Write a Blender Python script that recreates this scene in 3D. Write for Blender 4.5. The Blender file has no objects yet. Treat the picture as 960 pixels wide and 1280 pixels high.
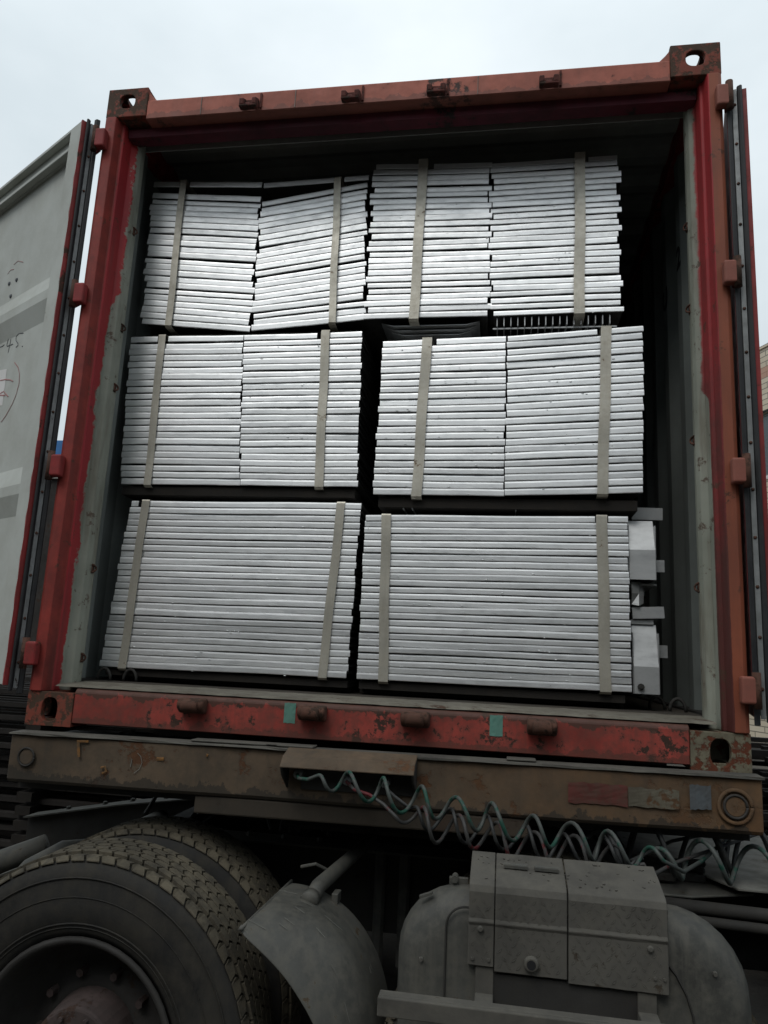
import bpy, bmesh, math, random
from mathutils import Vector, Matrix
random.seed(7)
R = math.radians
C = bpy.context.scene.collection
SC = bpy.context.scene

# ------------------------------------------------------------------ camera
cam_d = bpy.data.cameras.new('camera'); cam = bpy.data.objects.new('camera', cam_d); C.objects.link(cam)
SC.camera = cam
cf = Vector((-0.16050595, 0.96857483, 0.19000171)); cr = Vector((0.98689097, 0.15419421, 0.04764819)); cu = Vector((-0.01685368, -0.19515879, 0.98062684))
M = Matrix.Identity(4)
for i in range(3):
    M[i][0] = cr[i]; M[i][1] = cu[i]; M[i][2] = -cf[i]
M[0][3], M[1][3], M[2][3] = 0.46305, -2.5301, 1.69793
cam.matrix_world = M
cam_d.sensor_fit = 'VERTICAL'; cam_d.sensor_height = 36; cam_d.lens = 36 * 933.556 / 1280
cam_d.clip_start = 0.05; cam_d.clip_end = 3000
SC.render.resolution_x = 768; SC.render.resolution_y = 1024

# ------------------------------------------------------------------ overcast sky + soft sun
SUN_EL, SUN_AZ = 52, 200          # azimuth the light comes from, clockwise from +Y
W = bpy.data.worlds.new('World'); SC.world = W; W.use_nodes = True
nt = W.node_tree; nt.nodes.clear()
out = nt.nodes.new('ShaderNodeOutputWorld'); bg = nt.nodes.new('ShaderNodeBackground'); bg.inputs['Strength'].default_value = 0.1
sky = nt.nodes.new('ShaderNodeTexSky'); sky.sky_type = 'NISHITA'; sky.sun_disc = False
sky.sun_elevation = R(SUN_EL); sky.sun_rotation = R(SUN_AZ); sky.dust_density = 3
tc = nt.nodes.new('ShaderNodeTexCoord'); mp = nt.nodes.new('ShaderNodeMapping'); mp.inputs['Scale'].default_value = (1.2, 1.2, 2.6)
nz = nt.nodes.new('ShaderNodeTexNoise'); nz.inputs['Scale'].default_value = 1.7; nz.inputs['Detail'].default_value = 5; nz.inputs['Roughness'].default_value = .5
rp = nt.nodes.new('ShaderNodeValToRGB')
rp.color_ramp.elements[0].position = .3; rp.color_ramp.elements[0].color = (6.1, 6.95, 7.4, 1)
rp.color_ramp.elements[1].position = .7; rp.color_ramp.elements[1].color = (8.7, 9.4, 9.75, 1)
mx = nt.nodes.new('ShaderNodeMix'); mx.data_type = 'RGBA'; mx.inputs[0].default_value = .93
nt.links.new(tc.outputs['Generated'], mp.inputs['Vector']); nt.links.new(mp.outputs[0], nz.inputs['Vector'])
nt.links.new(nz.outputs['Fac'], rp.inputs[0]); nt.links.new(sky.outputs[0], mx.inputs[6]); nt.links.new(rp.outputs[0], mx.inputs[7])
sz = nt.nodes.new('ShaderNodeSeparateXYZ'); nt.links.new(tc.outputs['Generated'], sz.inputs[0])
mr = nt.nodes.new('ShaderNodeMapRange'); mr.inputs['From Min'].default_value = 0; mr.inputs['From Max'].default_value = 1; mr.inputs['To Min'].default_value = .76; mr.inputs['To Max'].default_value = 1.36
nt.links.new(sz.outputs[2], mr.inputs['Value'])
vm = nt.nodes.new('ShaderNodeVectorMath'); vm.operation = 'SCALE'; nt.links.new(mx.outputs[2], vm.inputs[0]); nt.links.new(mr.outputs[0], vm.inputs['Scale'])
nt.links.new(vm.outputs[0], bg.inputs['Color']); nt.links.new(bg.outputs[0], out.inputs[0])
sd = bpy.data.lights.new('sun', 'SUN'); sd.energy = 0.9; sd.angle = R(25); sd.color = (1, .97, .93)
so = bpy.data.objects.new('sun', sd); C.objects.link(so)
az = R(SUN_AZ); el = R(SUN_EL)
sdir = Vector((math.sin(az) * math.cos(el), math.cos(az) * math.cos(el), math.sin(el)))
so.rotation_euler = sdir.to_track_quat('Z', 'Y').to_euler(); so.location = sdir * 30
SC.view_settings.view_transform = 'Standard'; SC.view_settings.look = 'None'
SC.view_settings.exposure = 0.0; SC.view_settings.gamma = 1
SC.cycles.max_bounces = 6

# ------------------------------------------------------------------ materials
def nd(t, kind, **kw):
    n = t.nodes.new(kind)
    for k, v in kw.items():
        if k in n.inputs: n.inputs[k].default_value = v
        else: setattr(n, k, v)
    return n
def col4(c): return (c[0], c[1], c[2], 1)
def ramp(t, src, lo, hi, c0=(0, 0, 0), c1=(1, 1, 1)):
    r = t.nodes.new('ShaderNodeValToRGB'); e = r.color_ramp.elements
    e[0].position = lo; e[0].color = col4(c0); e[1].position = hi; e[1].color = col4(c1)
    t.links.new(src, r.inputs[0]); return r.outputs[0]
def mixc(t, fac, a, b):
    m = t.nodes.new('ShaderNodeMix'); m.data_type = 'RGBA'
    if isinstance(fac, (int, float)): m.inputs[0].default_value = fac
    else: t.links.new(fac, m.inputs[0])
    for i, v in ((6, a), (7, b)):
        if isinstance(v, tuple): m.inputs[i].default_value = col4(v)
        else: t.links.new(v, m.inputs[i])
    return m.outputs[2]
def math_(t, op, a, b=None, c=None, clamp=False):
    m = t.nodes.new('ShaderNodeMath'); m.operation = op; m.use_clamp = clamp
    for i, v in enumerate((a, b, c)):
        if v is None: continue
        if isinstance(v, (int, float)): m.inputs[i].default_value = v
        else: t.links.new(v, m.inputs[i])
    return m.outputs[0]
def base(name):
    m = bpy.data.materials.new(name); m.use_nodes = True; t = m.node_tree
    b = t.nodes['Principled BSDF']; co = t.nodes.new('ShaderNodeTexCoord').outputs['Object']
    return m, t, b, co
def noise(t, co, scale, detail=6, rough=.6, stretch=None, off=None):
    if stretch or off is not None:
        mp = t.nodes.new('ShaderNodeMapping'); mp.inputs['Scale'].default_value = stretch or (1, 1, 1)
        t.links.new(co, mp.inputs['Vector'])
        if off is not None: t.links.new(off, mp.inputs['Location'])
        co = mp.outputs[0]
    n = nd(t, 'ShaderNodeTexNoise', Scale=scale, Detail=detail, Roughness=rough)
    t.links.new(co, n.inputs['Vector']); return n.outputs['Fac']
def bump(t, b, h, strength=.3, dist=.004):
    bp = nd(t, 'ShaderNodeBump', Strength=strength, Distance=dist)
    t.links.new(h, bp.inputs['Height']); t.links.new(bp.outputs[0], b.inputs['Normal'])
def paint(name, c, var=.25, rust=.0, rustc=(.10, .038, .018), dirt=.3, dirtc=(.06, .05, .04), rough=.6, scale=5, bm=.3, metallic=0, streak=True, spec=.3):
    """worn paint: tone variation, chips of rust, dusty dirt, vertical streaks"""
    m, t, b, co = base(name)
    n1 = noise(t, co, scale * .45, 5); n2 = noise(t, co, scale * 2.3, 8, .7); n3 = noise(t, co, scale * 11, 4, .7)
    k = tuple(x * (1 - var) for x in c); l = tuple(min(1, x * (1 + var)) for x in c)
    v = ramp(t, n1, .3, .7, k, l)
    if streak:
        st = noise(t, co, scale * 3.2, 5, .6, (1, 1, .08)); v = mixc(t, math_(t, 'MULTIPLY', ramp(t, st, .5, .75), dirt * .8), v, dirtc)
    d = math_(t, 'MULTIPLY', ramp(t, n2, .42, .68), dirt)
    v = mixc(t, d, v, dirtc)
    h = n3
    if rust > 0:
        mask = math_(t, 'ADD', math_(t, 'MULTIPLY', n2, .7), math_(t, 'MULTIPLY', n1, .5))
        f = ramp(t, mask, .755 - rust * .24, .785 - rust * .22)
        rc = mixc(t, n3, rustc, tuple(x * .45 for x in rustc)); v = mixc(t, f, v, rc)
        h = math_(t, 'SUBTRACT', math_(t, 'MULTIPLY', n3, .4), math_(t, 'MULTIPLY', f, .8))
    t.links.new(v, b.inputs['Base Color']); b.inputs['Metallic'].default_value = metallic
    t.links.new(ramp(t, n2, .2, .8, (rough - .12,) * 3, (min(1, rough + .2),) * 3), b.inputs['Roughness'])
    b.inputs['Specular IOR Level'].default_value = spec
    bump(t, b, h, bm, .003)
    return m
def galv(name, tone=.62, rough=.36, metallic=.88):
    m, t, b, co = base(name)
    oi = t.nodes.new('ShaderNodeObjectInfo'); cx = t.nodes.new('ShaderNodeCombineXYZ')
    r = oi.outputs['Random']
    for i in range(3): t.links.new(math_(t, 'MULTIPLY', r, 17.3 + 9 * i), cx.inputs[i])
    off = cx.outputs[0]
    s1 = noise(t, co, 3.2, 6, .6, (1, 1, 5), off); s2 = noise(t, co, 26, 5, .65, (1, 1, 1.6), off); s3 = noise(t, co, 120, 3, .6, (.25, 1, 1), off)
    c = ramp(t, s1, .25, .75, (tone * .81, tone * .825, tone * .825), (min(1, tone * 1.06), min(1, tone * 1.075), min(1, tone * 1.075)))
    c = mixc(t, math_(t, 'MULTIPLY', ramp(t, s2, .52, .75), .38), c, (tone * .60, tone * .62, tone * .64))
    sm = noise(t, co, 5.5, 5, .6, (1, 1, 3), off); c = mixc(t, math_(t, 'MULTIPLY', ramp(t, sm, .56, .68), .34), c, (tone * .50, tone * .51, tone * .53))
    sp = noise(t, co, 60, 4, .7, (1, 1, 1), off)
    c = mixc(t, ramp(t, sp, .71, .75), c, (.10, .10, .11))
    hv = t.nodes.new('ShaderNodeHueSaturation'); t.links.new(c, hv.inputs['Color'])
    t.links.new(math_(t, 'MULTIPLY_ADD', r, .24, .84), hv.inputs['Value'])
    t.links.new(hv.outputs[0], b.inputs['Base Color']); b.inputs['Metallic'].default_value = metallic
    t.links.new(ramp(t, s2, .2, .8, (rough - .07,) * 3, (rough + .12,) * 3), b.inputs['Roughness'])
    bump(t, b, math_(t, 'ADD', math_(t, 'MULTIPLY', s2, .8), math_(t, 'MULTIPLY', s3, .4)), .25, .0014)
    return m
M_ = {}
M_['red'] = paint('faded_red_paint', (.25, .026, .026), .3, .35, (.075, .032, .018), .4, (.05, .03, .022), .55, 6)
M_['header'] = paint('sun_faded_orange_red_paint', (.36, .105, .070), .2, .26, (.055, .03, .024), .42, (.13, .065, .052), .6, 5)
M_['shaded_red'] = paint('shaded_red_paint', (.085, .010, .020), .3, .2, (.03, .02, .018), .5, (.03, .016, .018), .6, 5)  # red paint with the shade under the header put into its colour
M_['sill'] = paint('scraped_red_paint', (.26, .044, .033), .4, .36, (.060, .032, .022), .8, (.115, .045, .034), .6, 13)
M_['cast'] = paint('rusted_casting_paint', (.20, .045, .028), .35, .75, (.085, .05, .032), .5, (.11, .085, .055), .75, 11, .6)
M_['castpale'] = paint('rusty_casting_with_worn_pale_primer', (.16, .145, .10), .45, .7, (.15, .045, .022), .4, (.06, .04, .028), .8, 14, .7)
M_['deck'] = paint('pale_dusty_deck_plate', (.15, .15, .135), .3, .15, (.09, .06, .04), .7, (.085, .08, .068), .7, 5, .3)
M_['rust'] = paint('rusty_brown_steel', (.085, .038, .025), .4, .6, (.05, .028, .018), .5, (.04, .03, .022), .85, 14, .6)
M_['keeper'] = paint('rust_brown_keeper_paint', (.09, .022, .016), .4, .5, (.05, .028, .02), .5, (.03, .02, .016), .8, 14, .6)
M_['green'] = paint('grey_green_paint', (.30, .315, .275), .16, .10, (.12, .07, .03), .35, (.12, .105, .07), .65, 4)
M_['inside'] = paint('dusty_dark_grey_green_wall', (.18, .20, .188), .3, .05, (.05, .04, .03), .5, (.13, .14, .13), .8, 3)
M_['roof'] = paint('dark_roof_paint', (.27, .285, .27), .3, .05, (.05, .04, .03), .4, (.18, .18, .17), .8, 3)
M_['patch'] = paint('pale_touch_up_paint', (.20, .215, .19), .12, .02, (.10, .07, .03), .2, (.12, .12, .10), .7, 4)
M_['doorin'] = paint('pale_grey_green_door_paint', (.41, .425, .395), .10, .02, (.16, .10, .06), .35, (.28, .275, .24), .6, 2.5, .2)
M_['dust'] = paint('dusty_sill_top', (.14, .13, .105), .35, .25, (.08, .04, .025), .55, (.07, .055, .042), .9, 8, .6)
M_['gasket'] = paint('black_rubber_gasket', (.018, .019, .021), .3, 0, (0, 0, 0), .35, (.05, .05, .05), .55, 8)
M_['retainer'] = paint('grey_gasket_retainer', (.22, .23, .23), .2, .1, (.08, .06, .05), .4, (.10, .10, .10), .5, 12, .3, .3)
M_['floor'] = paint('dirty_container_floor', (.05, .042, .034), .3, 0, (0, 0, 0), .5, (.03, .028, .025), .9, 6, streak=False)
M_['wood'] = paint('dark_timber_and_gap_shade', (.015, .013, .011), .3, 0, (0, 0, 0), .5, (.03, .025, .02), .9, 9, streak=False)  # timber, taken near black for the shade painted under the bundles
M_['galv'] = galv('galvanised_steel', .94, .42, .78)
M_['galv3'] = galv('weathered_galvanised_bracket', .48, .5, .6)
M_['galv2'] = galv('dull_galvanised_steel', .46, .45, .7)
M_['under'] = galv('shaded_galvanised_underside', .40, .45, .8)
M_['strap'] = paint('tarnished_steel_strap', (.50, .475, .41), .14, .08, (.22, .15, .09), .5, (.33, .30, .24), .42, 14, .25, .55)
M_['teal'] = paint('teal_sticker', (.10, .23, .185), .12, 0, (0, 0, 0), .25, (.12, .14, .12), .6, 14, .1)
M_['beam'] = paint('muddy_brown_beam_paint', (.047, .039, .028), .35, .30, (.095, .042, .016), .6, (.028, .026, .021), .75, 5, .5)
def grime_band(key, z_edge, width, sgn, colour, amount):
    """dirt collected along an edge: a ragged band with streaks running away from it"""
    m = M_[key]; t = m.node_tree; b = t.nodes['Principled BSDF']; src = b.inputs['Base Color'].links[0].from_socket
    co = t.nodes.new('ShaderNodeTexCoord').outputs['Object']; sx = t.nodes.new('ShaderNodeSeparateXYZ'); t.links.new(co, sx.inputs[0])
    d = math_(t, 'DIVIDE', math_(t, 'MULTIPLY', math_(t, 'SUBTRACT', sx.outputs[2], z_edge), sgn), width)      # 0 at the edge, grows away from it
    n = math_(t, 'ADD', math_(t, 'MULTIPLY', noise(t, co, 16, 7, .72), 1.5), math_(t, 'MULTIPLY', noise(t, co, 22, 4, .6, (1, 1, .1)), 1.3))
    f = ramp(t, math_(t, 'SUBTRACT', n, d), .95, 1.45)
    t.links.new(mixc(t, math_(t, 'MULTIPLY', f, amount), src, colour), b.inputs['Base Color'])
grime_band('sill', 1.536, .055, -1, (.060, .036, .026), .85)
grime_band('sill', 1.414, .050, 1, (.075, .036, .026), .6)
grime_band('header', 3.842, .05, 1, (.11, .055, .045), .5)
def beam_mat():
    m = paint('muddy_brown_beam_paint', (.098, .070, .046), .35, .36, (.12, .055, .026), .7, (.045, .040, .032), .75, 5, .5); t = m.node_tree; b = t.nodes['Principled BSDF']
    src = b.inputs['Base Color'].links[0].from_socket; co = t.nodes.new('ShaderNodeTexCoord').outputs['Object']; sx = t.nodes.new('ShaderNodeSeparateXYZ'); t.links.new(co, sx.inputs[0])
    f = math_(t, 'ADD', math_(t, 'MULTIPLY', sx.outputs[0], .45), math_(t, 'MULTIPLY', noise(t, co, 3.5, 7, .7), .9))      # ochre primer left on the right half
    t.links.new(mixc(t, math_(t, 'MULTIPLY', ramp(t, f, .45, .95), .8), src, ramp(t, noise(t, co, 12, 6, .7), .35, .65, (.085, .054, .032), (.155, .084, .038))), b.inputs['Base Color']); return m
M_['beam'] = beam_mat()
grime_band('beam', 1.225, .07, 1, (.030, .027, .022), .75)
M_['dark'] = paint('dark_greasy_steel_and_panel_shade', (.028, .027, .025), .4, .1, (.03, .02, .015), .5, (.035, .032, .027), .75, 8, .4)
M_['frame'] = paint('dusty_black_frame_paint', (.050, .051, .047), .45, .25, (.06, .04, .024), .8, (.092, .088, .074), .7, 9, .35)
M_['fender'] = paint('muddy_grey_fender', (.060, .060, .054), .35, .12, (.09, .065, .04), .8, (.100, .095, .080), .55, 12, .3)
M_['mud'] = paint('mud_caked_checker_plate', (.076, .072, .063), .35, .15, (.075, .06, .044), .8, (.108, .101, .085), .85, 7, .5, streak=False)
M_['tyre'] = paint('dusty_tyre_rubber', (.020, .0195, .0185), .4, 0, (0, 0, 0), .9, (.042, .038, .031), .8, 6, .25, spec=.2)
M_['tread'] = paint('clay_dusted_tread_rubber', (.078, .067, .047), .5, 0, (0, 0, 0), .9, (.034, .031, .025), .92, 8, .5, streak=False)
M_['rim'] = paint('dirty_steel_rim', (.034, .032, .030), .4, .3, (.05, .034, .024), .5, (.03, .028, .025), .7, 8, .3)
M_['hub'] = paint('rusty_hub', (.060, .044, .041), .4, .4, (.06, .035, .026), .6, (.035, .031, .029), .8, 12, .4)
M_['hosegreen'] = paint('green_air_hose', (.055, .062, .057), .3, .62, (.018, .080, .056), .8, (.078, .082, .077), .5, 9, .15, streak=False)
M_['hosered'] = paint('red_air_hose', (.052, .051, .049), .3, .50, (.15, .022, .026), .8, (.070, .068, .065), .5, 9, .15, streak=False)
M_['hoseblack'] = paint('black_cable', (.024, .025, .025), .25, 0, (0, 0, 0), .8, (.060, .062, .060), .5, 12, .15, streak=False)
M_['redtape'] = paint('faded_red_reflector', (.11, .034, .028), .3, .3, (.08, .045, .028), .8, (.075, .05, .036), .5, 14, .1)
M_['whitetape'] = paint('dirty_white_reflector', (.10, .09, .066), .3, .4, (.12, .065, .032), .8, (.075, .062, .046), .6, 10, .1)
M_['bluetape'] = paint('grey_blue_label', (.078, .088, .095), .2, .1, (.06, .04, .03), .35, (.05, .04, .03), .6, 14, .1)
M_['ring'] = paint('grease_dark_ring', (.03, .027, .024), .3, 0, (0, 0, 0), .3, (.05, .045, .04), .7, 14, .2)
M_['chalk'] = paint('chalk_mark', (.20, .19, .17), .3, 0, (0, 0, 0), .3, (.1, .1, .09), .9, 30, .1)
M_['rustyellow'] = paint('orange_paint_mark', (.21, .095, .025), .4, 0, (0, 0, 0), 1.3, (.085, .06, .036), .9, 30, .2)
M_['ink'] = paint('black_stencil_ink', (.012, .012, .013), .2, 0, (0, 0, 0), .2, (.03, .03, .03), .8, 14, .1)
M_['pen'] = paint('dark_marker_ink', (.10, .11, .12), .2, 0, (0, 0, 0), .2, (.15, .15, .15), .8, 14, .1)
M_['redpen'] = paint('red_marker_ink', (.36, .14, .14), .2, 0, (0, 0, 0), .8, (.34, .28, .26), .8, 14, .1)
M_['paper'] = paint('white_paper', (.62, .61, .60), .06, 0, (0, 0, 0), .2, (.5, .48, .45), .8, 9, .1)
M_['concrete'] = paint('grey_render_wall', (.20, .195, .18), .15, 0, (0, 0, 0), .4, (.12, .115, .10), .9, .6, .3)
M_['hallwall'] = paint('unseen_hall_render', (.13, .125, .115), .2, 0, (0, 0, 0), .4, (.05, .045, .04), .9, .6, .3)
M_['blue'] = paint('blue_sheet_metal', (.03, .13, .32), .15, .05, (.08, .05, .03), .3, (.04, .06, .1), .5, 2)
M_['glass'] = paint('dusty_window_glass', (.05, .065, .075), .2, 0, (0, 0, 0), .3, (.1, .1, .1), .2, 2, .05, spec=.6)
M_['winframe'] = paint('grey_window_frame', (.16, .165, .16), .1, 0, (0, 0, 0), .3, (.1, .1, .09), .6, 2)
M_['scrap'] = paint('rusting_steel_stock', (.022, .019, .017), .4, .3, (.035, .02, .013), .5, (.015, .014, .013), .8, 4)
M_['sack'] = paint('pale_blue_sack', (.30, .40, .43), .3, 0, (0, 0, 0), .4, (.2, .22, .2), .8, 8)
# ground: wet trodden dirt
m, t, b, co = base('trodden_dark_dirt'); n1 = noise(t, co, .6, 8); n2 = noise(t, co, 7, 8, .7)
v = ramp(t, n1, .35, .65, (.035, .031, .026), (.075, .066, .053)); v = mixc(t, math_(t, 'MULTIPLY', ramp(t, n2, .45, .7), .5), v, (.03, .027, .024))
t.links.new(v, b.inputs['Base Color']); b.inputs['Roughness'].default_value = .9; bump(t, b, n2, .6, .03); M_['ground'] = m
# tile cladding of the far building
m, t, b, co = base('beige_tile_cladding')
mpn = t.nodes.new('ShaderNodeMapping'); mpn.inputs['Rotation'].default_value = (R(90), 0, 0); t.links.new(co, mpn.inputs['Vector'])
bk = nd(t, 'ShaderNodeTexBrick', Scale=1.0); bk.inputs['Brick Width'].default_value = .62; bk.inputs['Row Height'].default_value = .135
bk.inputs['Mortar Size'].default_value = .012; bk.inputs['Color1'].default_value = (.60, .50, .37, 1); bk.inputs['Color2'].default_value = (.70, .60, .46, 1); bk.inputs['Mortar'].default_value = (.20, .17, .13, 1)
t.links.new(mpn.outputs[0], bk.inputs['Vector'])
sx = t.nodes.new('ShaderNodeSeparateXYZ'); t.links.new(co, sx.inputs[0])
band = math_(t, 'MULTIPLY', math_(t, 'GREATER_THAN', sx.outputs[2], 8.78), math_(t, 'LESS_THAN', sx.outputs[2], 9.05))
v = mixc(t, math_(t, 'MULTIPLY', band, .7), bk.outputs['Color'], (.42, .17, .10)); v = mixc(t, math_(t, 'MULTIPLY', noise(t, co, .8), .35), v, (.2, .18, .15))
t.links.new(v, b.inputs['Base Color']); b.inputs['Roughness'].default_value = .6; bump(t, b, bk.outputs['Fac'], -.4, .01); M_['tile'] = m
# corner post paint: red outside, grey green inside, border peeled unevenly and moving with height
def post_mat(name, right):
    m, t, b, co = base(name)
    sx = t.nodes.new('ShaderNodeSeparateXYZ'); t.links.new(co, sx.inputs[0])
    n1 = noise(t, co, 9, 7, .7); n2 = noise(t, co, 22, 7, .75); st = noise(t, co, 14, 5, .6, (1, 1, .12)); n0 = noise(t, co, 2.2, 5)
    red = ramp(t, n0, .3, .7, (.25, .018, .024), (.35, .028, .030))
    org = ramp(t, n0, .3, .7, (.17, .048, .028), (.28, .080, .040))
    ax_ = math_(t, 'ABSOLUTE', sx.outputs[0]); oy = math_(t, 'ADD', ax_, math_(t, 'MULTIPLY', math_(t, 'SUBTRACT', n1, .5), .01))
    e0 = 1.172 if right else 1.205
    fo = math_(t, 'GREATER_THAN', oy, e0)   # the outer flange is bleached to orange brown
    if right: red = mixc(t, ramp(t, math_(t, 'ADD', math_(t, 'DIVIDE', sx.outputs[2], 4), math_(t, 'MULTIPLY', math_(t, 'SUBTRACT', n1, .5), .5)), .5, .8), (.085, .022, .018), red)
    red = mixc(t, fo, red, org if right else mixc(t, .6, org, (.09, .045, .03)))
    if not right: red = mixc(t, math_(t, 'GREATER_THAN', math_(t, 'ADD', math_(t, 'ABSOLUTE', sx.outputs[0]), math_(t, 'MULTIPLY', math_(t, 'SUBTRACT', n1, .5), .006)), 1.156), red, ramp(t, noise(t, co, 6, 6, .7), .35, .65, (.15, .024, .020), (.28, .040, .030)))
    grn = ramp(t, n0, .3, .7, (.18, .19, .155), (.30, .31, .26)); grn = mixc(t, math_(t, 'MULTIPLY', ramp(t, st, .52, .7), .6), grn, (.15, .13, .085))
    thr = math_(t, 'MULTIPLY', ramp(t, math_(t, 'DIVIDE', sx.outputs[2], 4), *((.655, .665) if right else (.66, .80))), .042 if right else .035)
    edge = math_(t, 'ADD', math_(t, 'SUBTRACT', sx.outputs[1], thr), math_(t, 'MULTIPLY', math_(t, 'SUBTRACT', n1, .5), .018 if right else .07)); edge = math_(t, 'ADD', edge, math_(t, 'MULTIPLY', math_(t, 'SUBTRACT', n2, .5), .012 if right else .07))
    f = ramp(t, edge, .058 if right else .075, .062 if right else .079)
    v = mixc(t, f, red, grn)
    rr = ramp(t, math_(t, 'ADD', math_(t, 'MULTIPLY', n2, .6), math_(t, 'MULTIPLY', n1, .5)), .62, .66)
    v = mixc(t, math_(t, 'MULTIPLY', rr, .85), v, mixc(t, n2, (.11, .045, .022), (.04, .025, .018)))
    v = mixc(t, math_(t, 'MULTIPLY', ramp(t, st, .5, .75), .45), v, (.06, .035, .028))
    t.links.new(v, b.inputs['Base Color']); b.inputs['Roughness'].default_value = .6; b.inputs['Specular IOR Level'].default_value = .3
    bump(t, b, math_(t, 'SUBTRACT', n2, math_(t, 'MULTIPLY', f, .5)), .35, .003); return m
M_['postL'] = post_mat('corner_post_paint_peeling_to_green', False); M_['postR'] = post_mat('corner_post_paint_ending_in_green', True)

# ------------------------------------------------------------------ object helpers
WM = {}
def tag(o, label=None, cat=None, group=None, kind=None):
    if label: o['label'] = label
    if cat: o['category'] = cat
    if group: o['group'] = group
    if kind: o['kind'] = kind
    return o
def thing(name, loc, label, cat, group=None, rotz=0):
    o = bpy.data.objects.new(name, None); C.objects.link(o); o.empty_display_size = .2
    o.location = loc; o.rotation_euler = (0, 0, rotz)
    WM[o.name] = Matrix.Translation(loc) @ Matrix.Rotation(rotz, 4, 'Z')
    return tag(o, label, cat, group)
def attach(o, parent, local=None):
    """o's geometry is in world coordinates, unless local (a matrix) places it"""
    mw = local if local is not None else Matrix.Identity(4)
    if parent is not None:
        o.parent = parent; o.matrix_parent_inverse = WM[parent.name].inverted()
    if local is not None:
        o.location = local.to_translation(); o.rotation_euler = local.to_euler(); o.scale = local.to_scale()
    WM[o.name] = mw
    return o
class MB:
    def __init__(s): s.bm = bmesh.new()
    def box(s, c, d, rot=None, taper=None):
        mt = Matrix.Translation(c) @ (rot.to_4x4() if rot else Matrix.Identity(4)) @ Matrix.Diagonal((d[0], d[1], d[2], 1))
        bmesh.ops.create_cube(s.bm, size=1, matrix=mt); return s
    def bb(s, x0, x1, y0, y1, z0, z1):
        return s.box(((x0 + x1) / 2, (y0 + y1) / 2, (z0 + z1) / 2), (abs(x1 - x0), abs(y1 - y0), abs(z1 - z0)))
    def cyl(s, a, b, r, r2=None, n=16, caps=True):
        a = Vector(a); b = Vector(b); q = (b - a).to_track_quat('Z', 'Y').to_matrix().to_4x4()
        bmesh.ops.create_cone(s.bm, cap_ends=caps, segments=n, radius1=r, radius2=r if r2 is None else r2, depth=(b - a).length, matrix=Matrix.Translation((a + b) / 2) @ q); return s
    def tube(s, pts, r, n=8, closed=False, flat=1.0):
        pts = [Vector(p) for p in pts]; rings = []
        up = None
        for i, p in enumerate(pts):
            a = pts[max(i - 1, 0)]; b = pts[min(i + 1, len(pts) - 1)]
            d = (b - a)
            if d.length < 1e-9: d = Vector((1, 0, 0))
            d.normalize()
            if up is None:
                up = Vector((0, 0, 1)) if abs(d.z) < .9 else Vector((1, 0, 0))
            u = (up - d * up.dot(d)); 
            if u.length < 1e-6: u = d.orthogonal()
            u.normalize(); up = u; w = d.cross(u)
            rr = r[i] if isinstance(r, (list, tuple)) else r
            rings.append([s.bm.verts.new(p + (u * math.cos(2 * math.pi * k / n) + w * math.sin(2 * math.pi * k / n) * flat) * rr) for k in range(n)])
        for A, B in zip(rings, rings[1:]):
            for k in range(n): s.bm.faces.new((A[k], A[(k + 1) % n], B[(k + 1) % n], B[k]))
        s.bm.faces.new(rings[0][::-1]); s.bm.faces.new(rings[-1]); return s
    def prism(s, poly, axis, a, b):
        """poly: 2-D points in the two other axes (in order x,y,z), extruded along axis from a to b"""
        def mk(p, t):
            if axis == 'x': return (t, p[0], p[1])
            if axis == 'y': return (p[0], t, p[1])
            return (p[0], p[1], t)
        A = [s.bm.verts.new(mk(p, a)) for p in poly]; B = [s.bm.verts.new(mk(p, b)) for p in poly]
        n = len(poly)
        for i in range(n): s.bm.faces.new((A[i], A[(i + 1) % n], B[(i + 1) % n], B[i]))
        s.bm.faces.new(A[::-1]); s.bm.faces.new(B); return s
    def sheet(s, grid):
        V = [[s.bm.verts.new(p) for p in row] for row in grid]
        for i in range(len(V) - 1):
            for j in range(len(V[0]) - 1): s.bm.faces.new((V[i][j], V[i][j + 1], V[i + 1][j + 1], V[i + 1][j]))
        return s
    def plate(s, cx, cz, w, h, hw, hh, y0, y1, power=2.6, n=32, axis='y', off=(0, 0)):
        """a plate with a rounded hole, w*h outline, thickness y0..y1"""
        def pt(u, v, t):
            if axis == 'y': return (cx + u, t, cz + v)
            if axis == 'x': return (t, cx + u, cz + v)
            return (cx + u, cz + v, t)
        O, I = [], []
        for k in range(n):
            a = 2 * math.pi * (k + .5) / n; c, q = math.cos(a), math.sin(a)
            m = max(abs(c) / (w / 2), abs(q) / (h / 2)); O.append((c / m, q / m))
            e = 2 / power; I.append((off[0] + hw / 2 * math.copysign(abs(c) ** e, c), off[1] + hh / 2 * math.copysign(abs(q) ** e, q)))
        O = [tuple(x) for x in O]
        # snap the samples nearest to the corners
        for sx_ in (-1, 1):
            for sy_ in (-1, 1):
                k = min(range(n), key=lambda i: (O[i][0] - sx_ * w / 2) ** 2 + (O[i][1] - sy_ * h / 2) ** 2); O[k] = (sx_ * w / 2, sy_ * h / 2)
        L = []
        for t in (y0, y1):
            L.append([s.bm.verts.new(pt(*p, t)) for p in O]); L.append([s.bm.verts.new(pt(*p, t)) for p in I])
        for k in range(n):
            j = (k + 1) % n
            s.bm.faces.new((L[0][k], L[0][j], L[1][j], L[1][k])); s.bm.faces.new((L[2][k], L[3][k], L[3][j], L[2][j]))
            s.bm.faces.new((L[0][k], L[2][k], L[2][j], L[0][j])); s.bm.faces.new((L[1][k], L[1][j], L[3][j], L[3][k]))
        return s
    def xf(s, m):
        bmesh.ops.transform(s.bm, matrix=m, verts=s.bm.verts); return s
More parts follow.
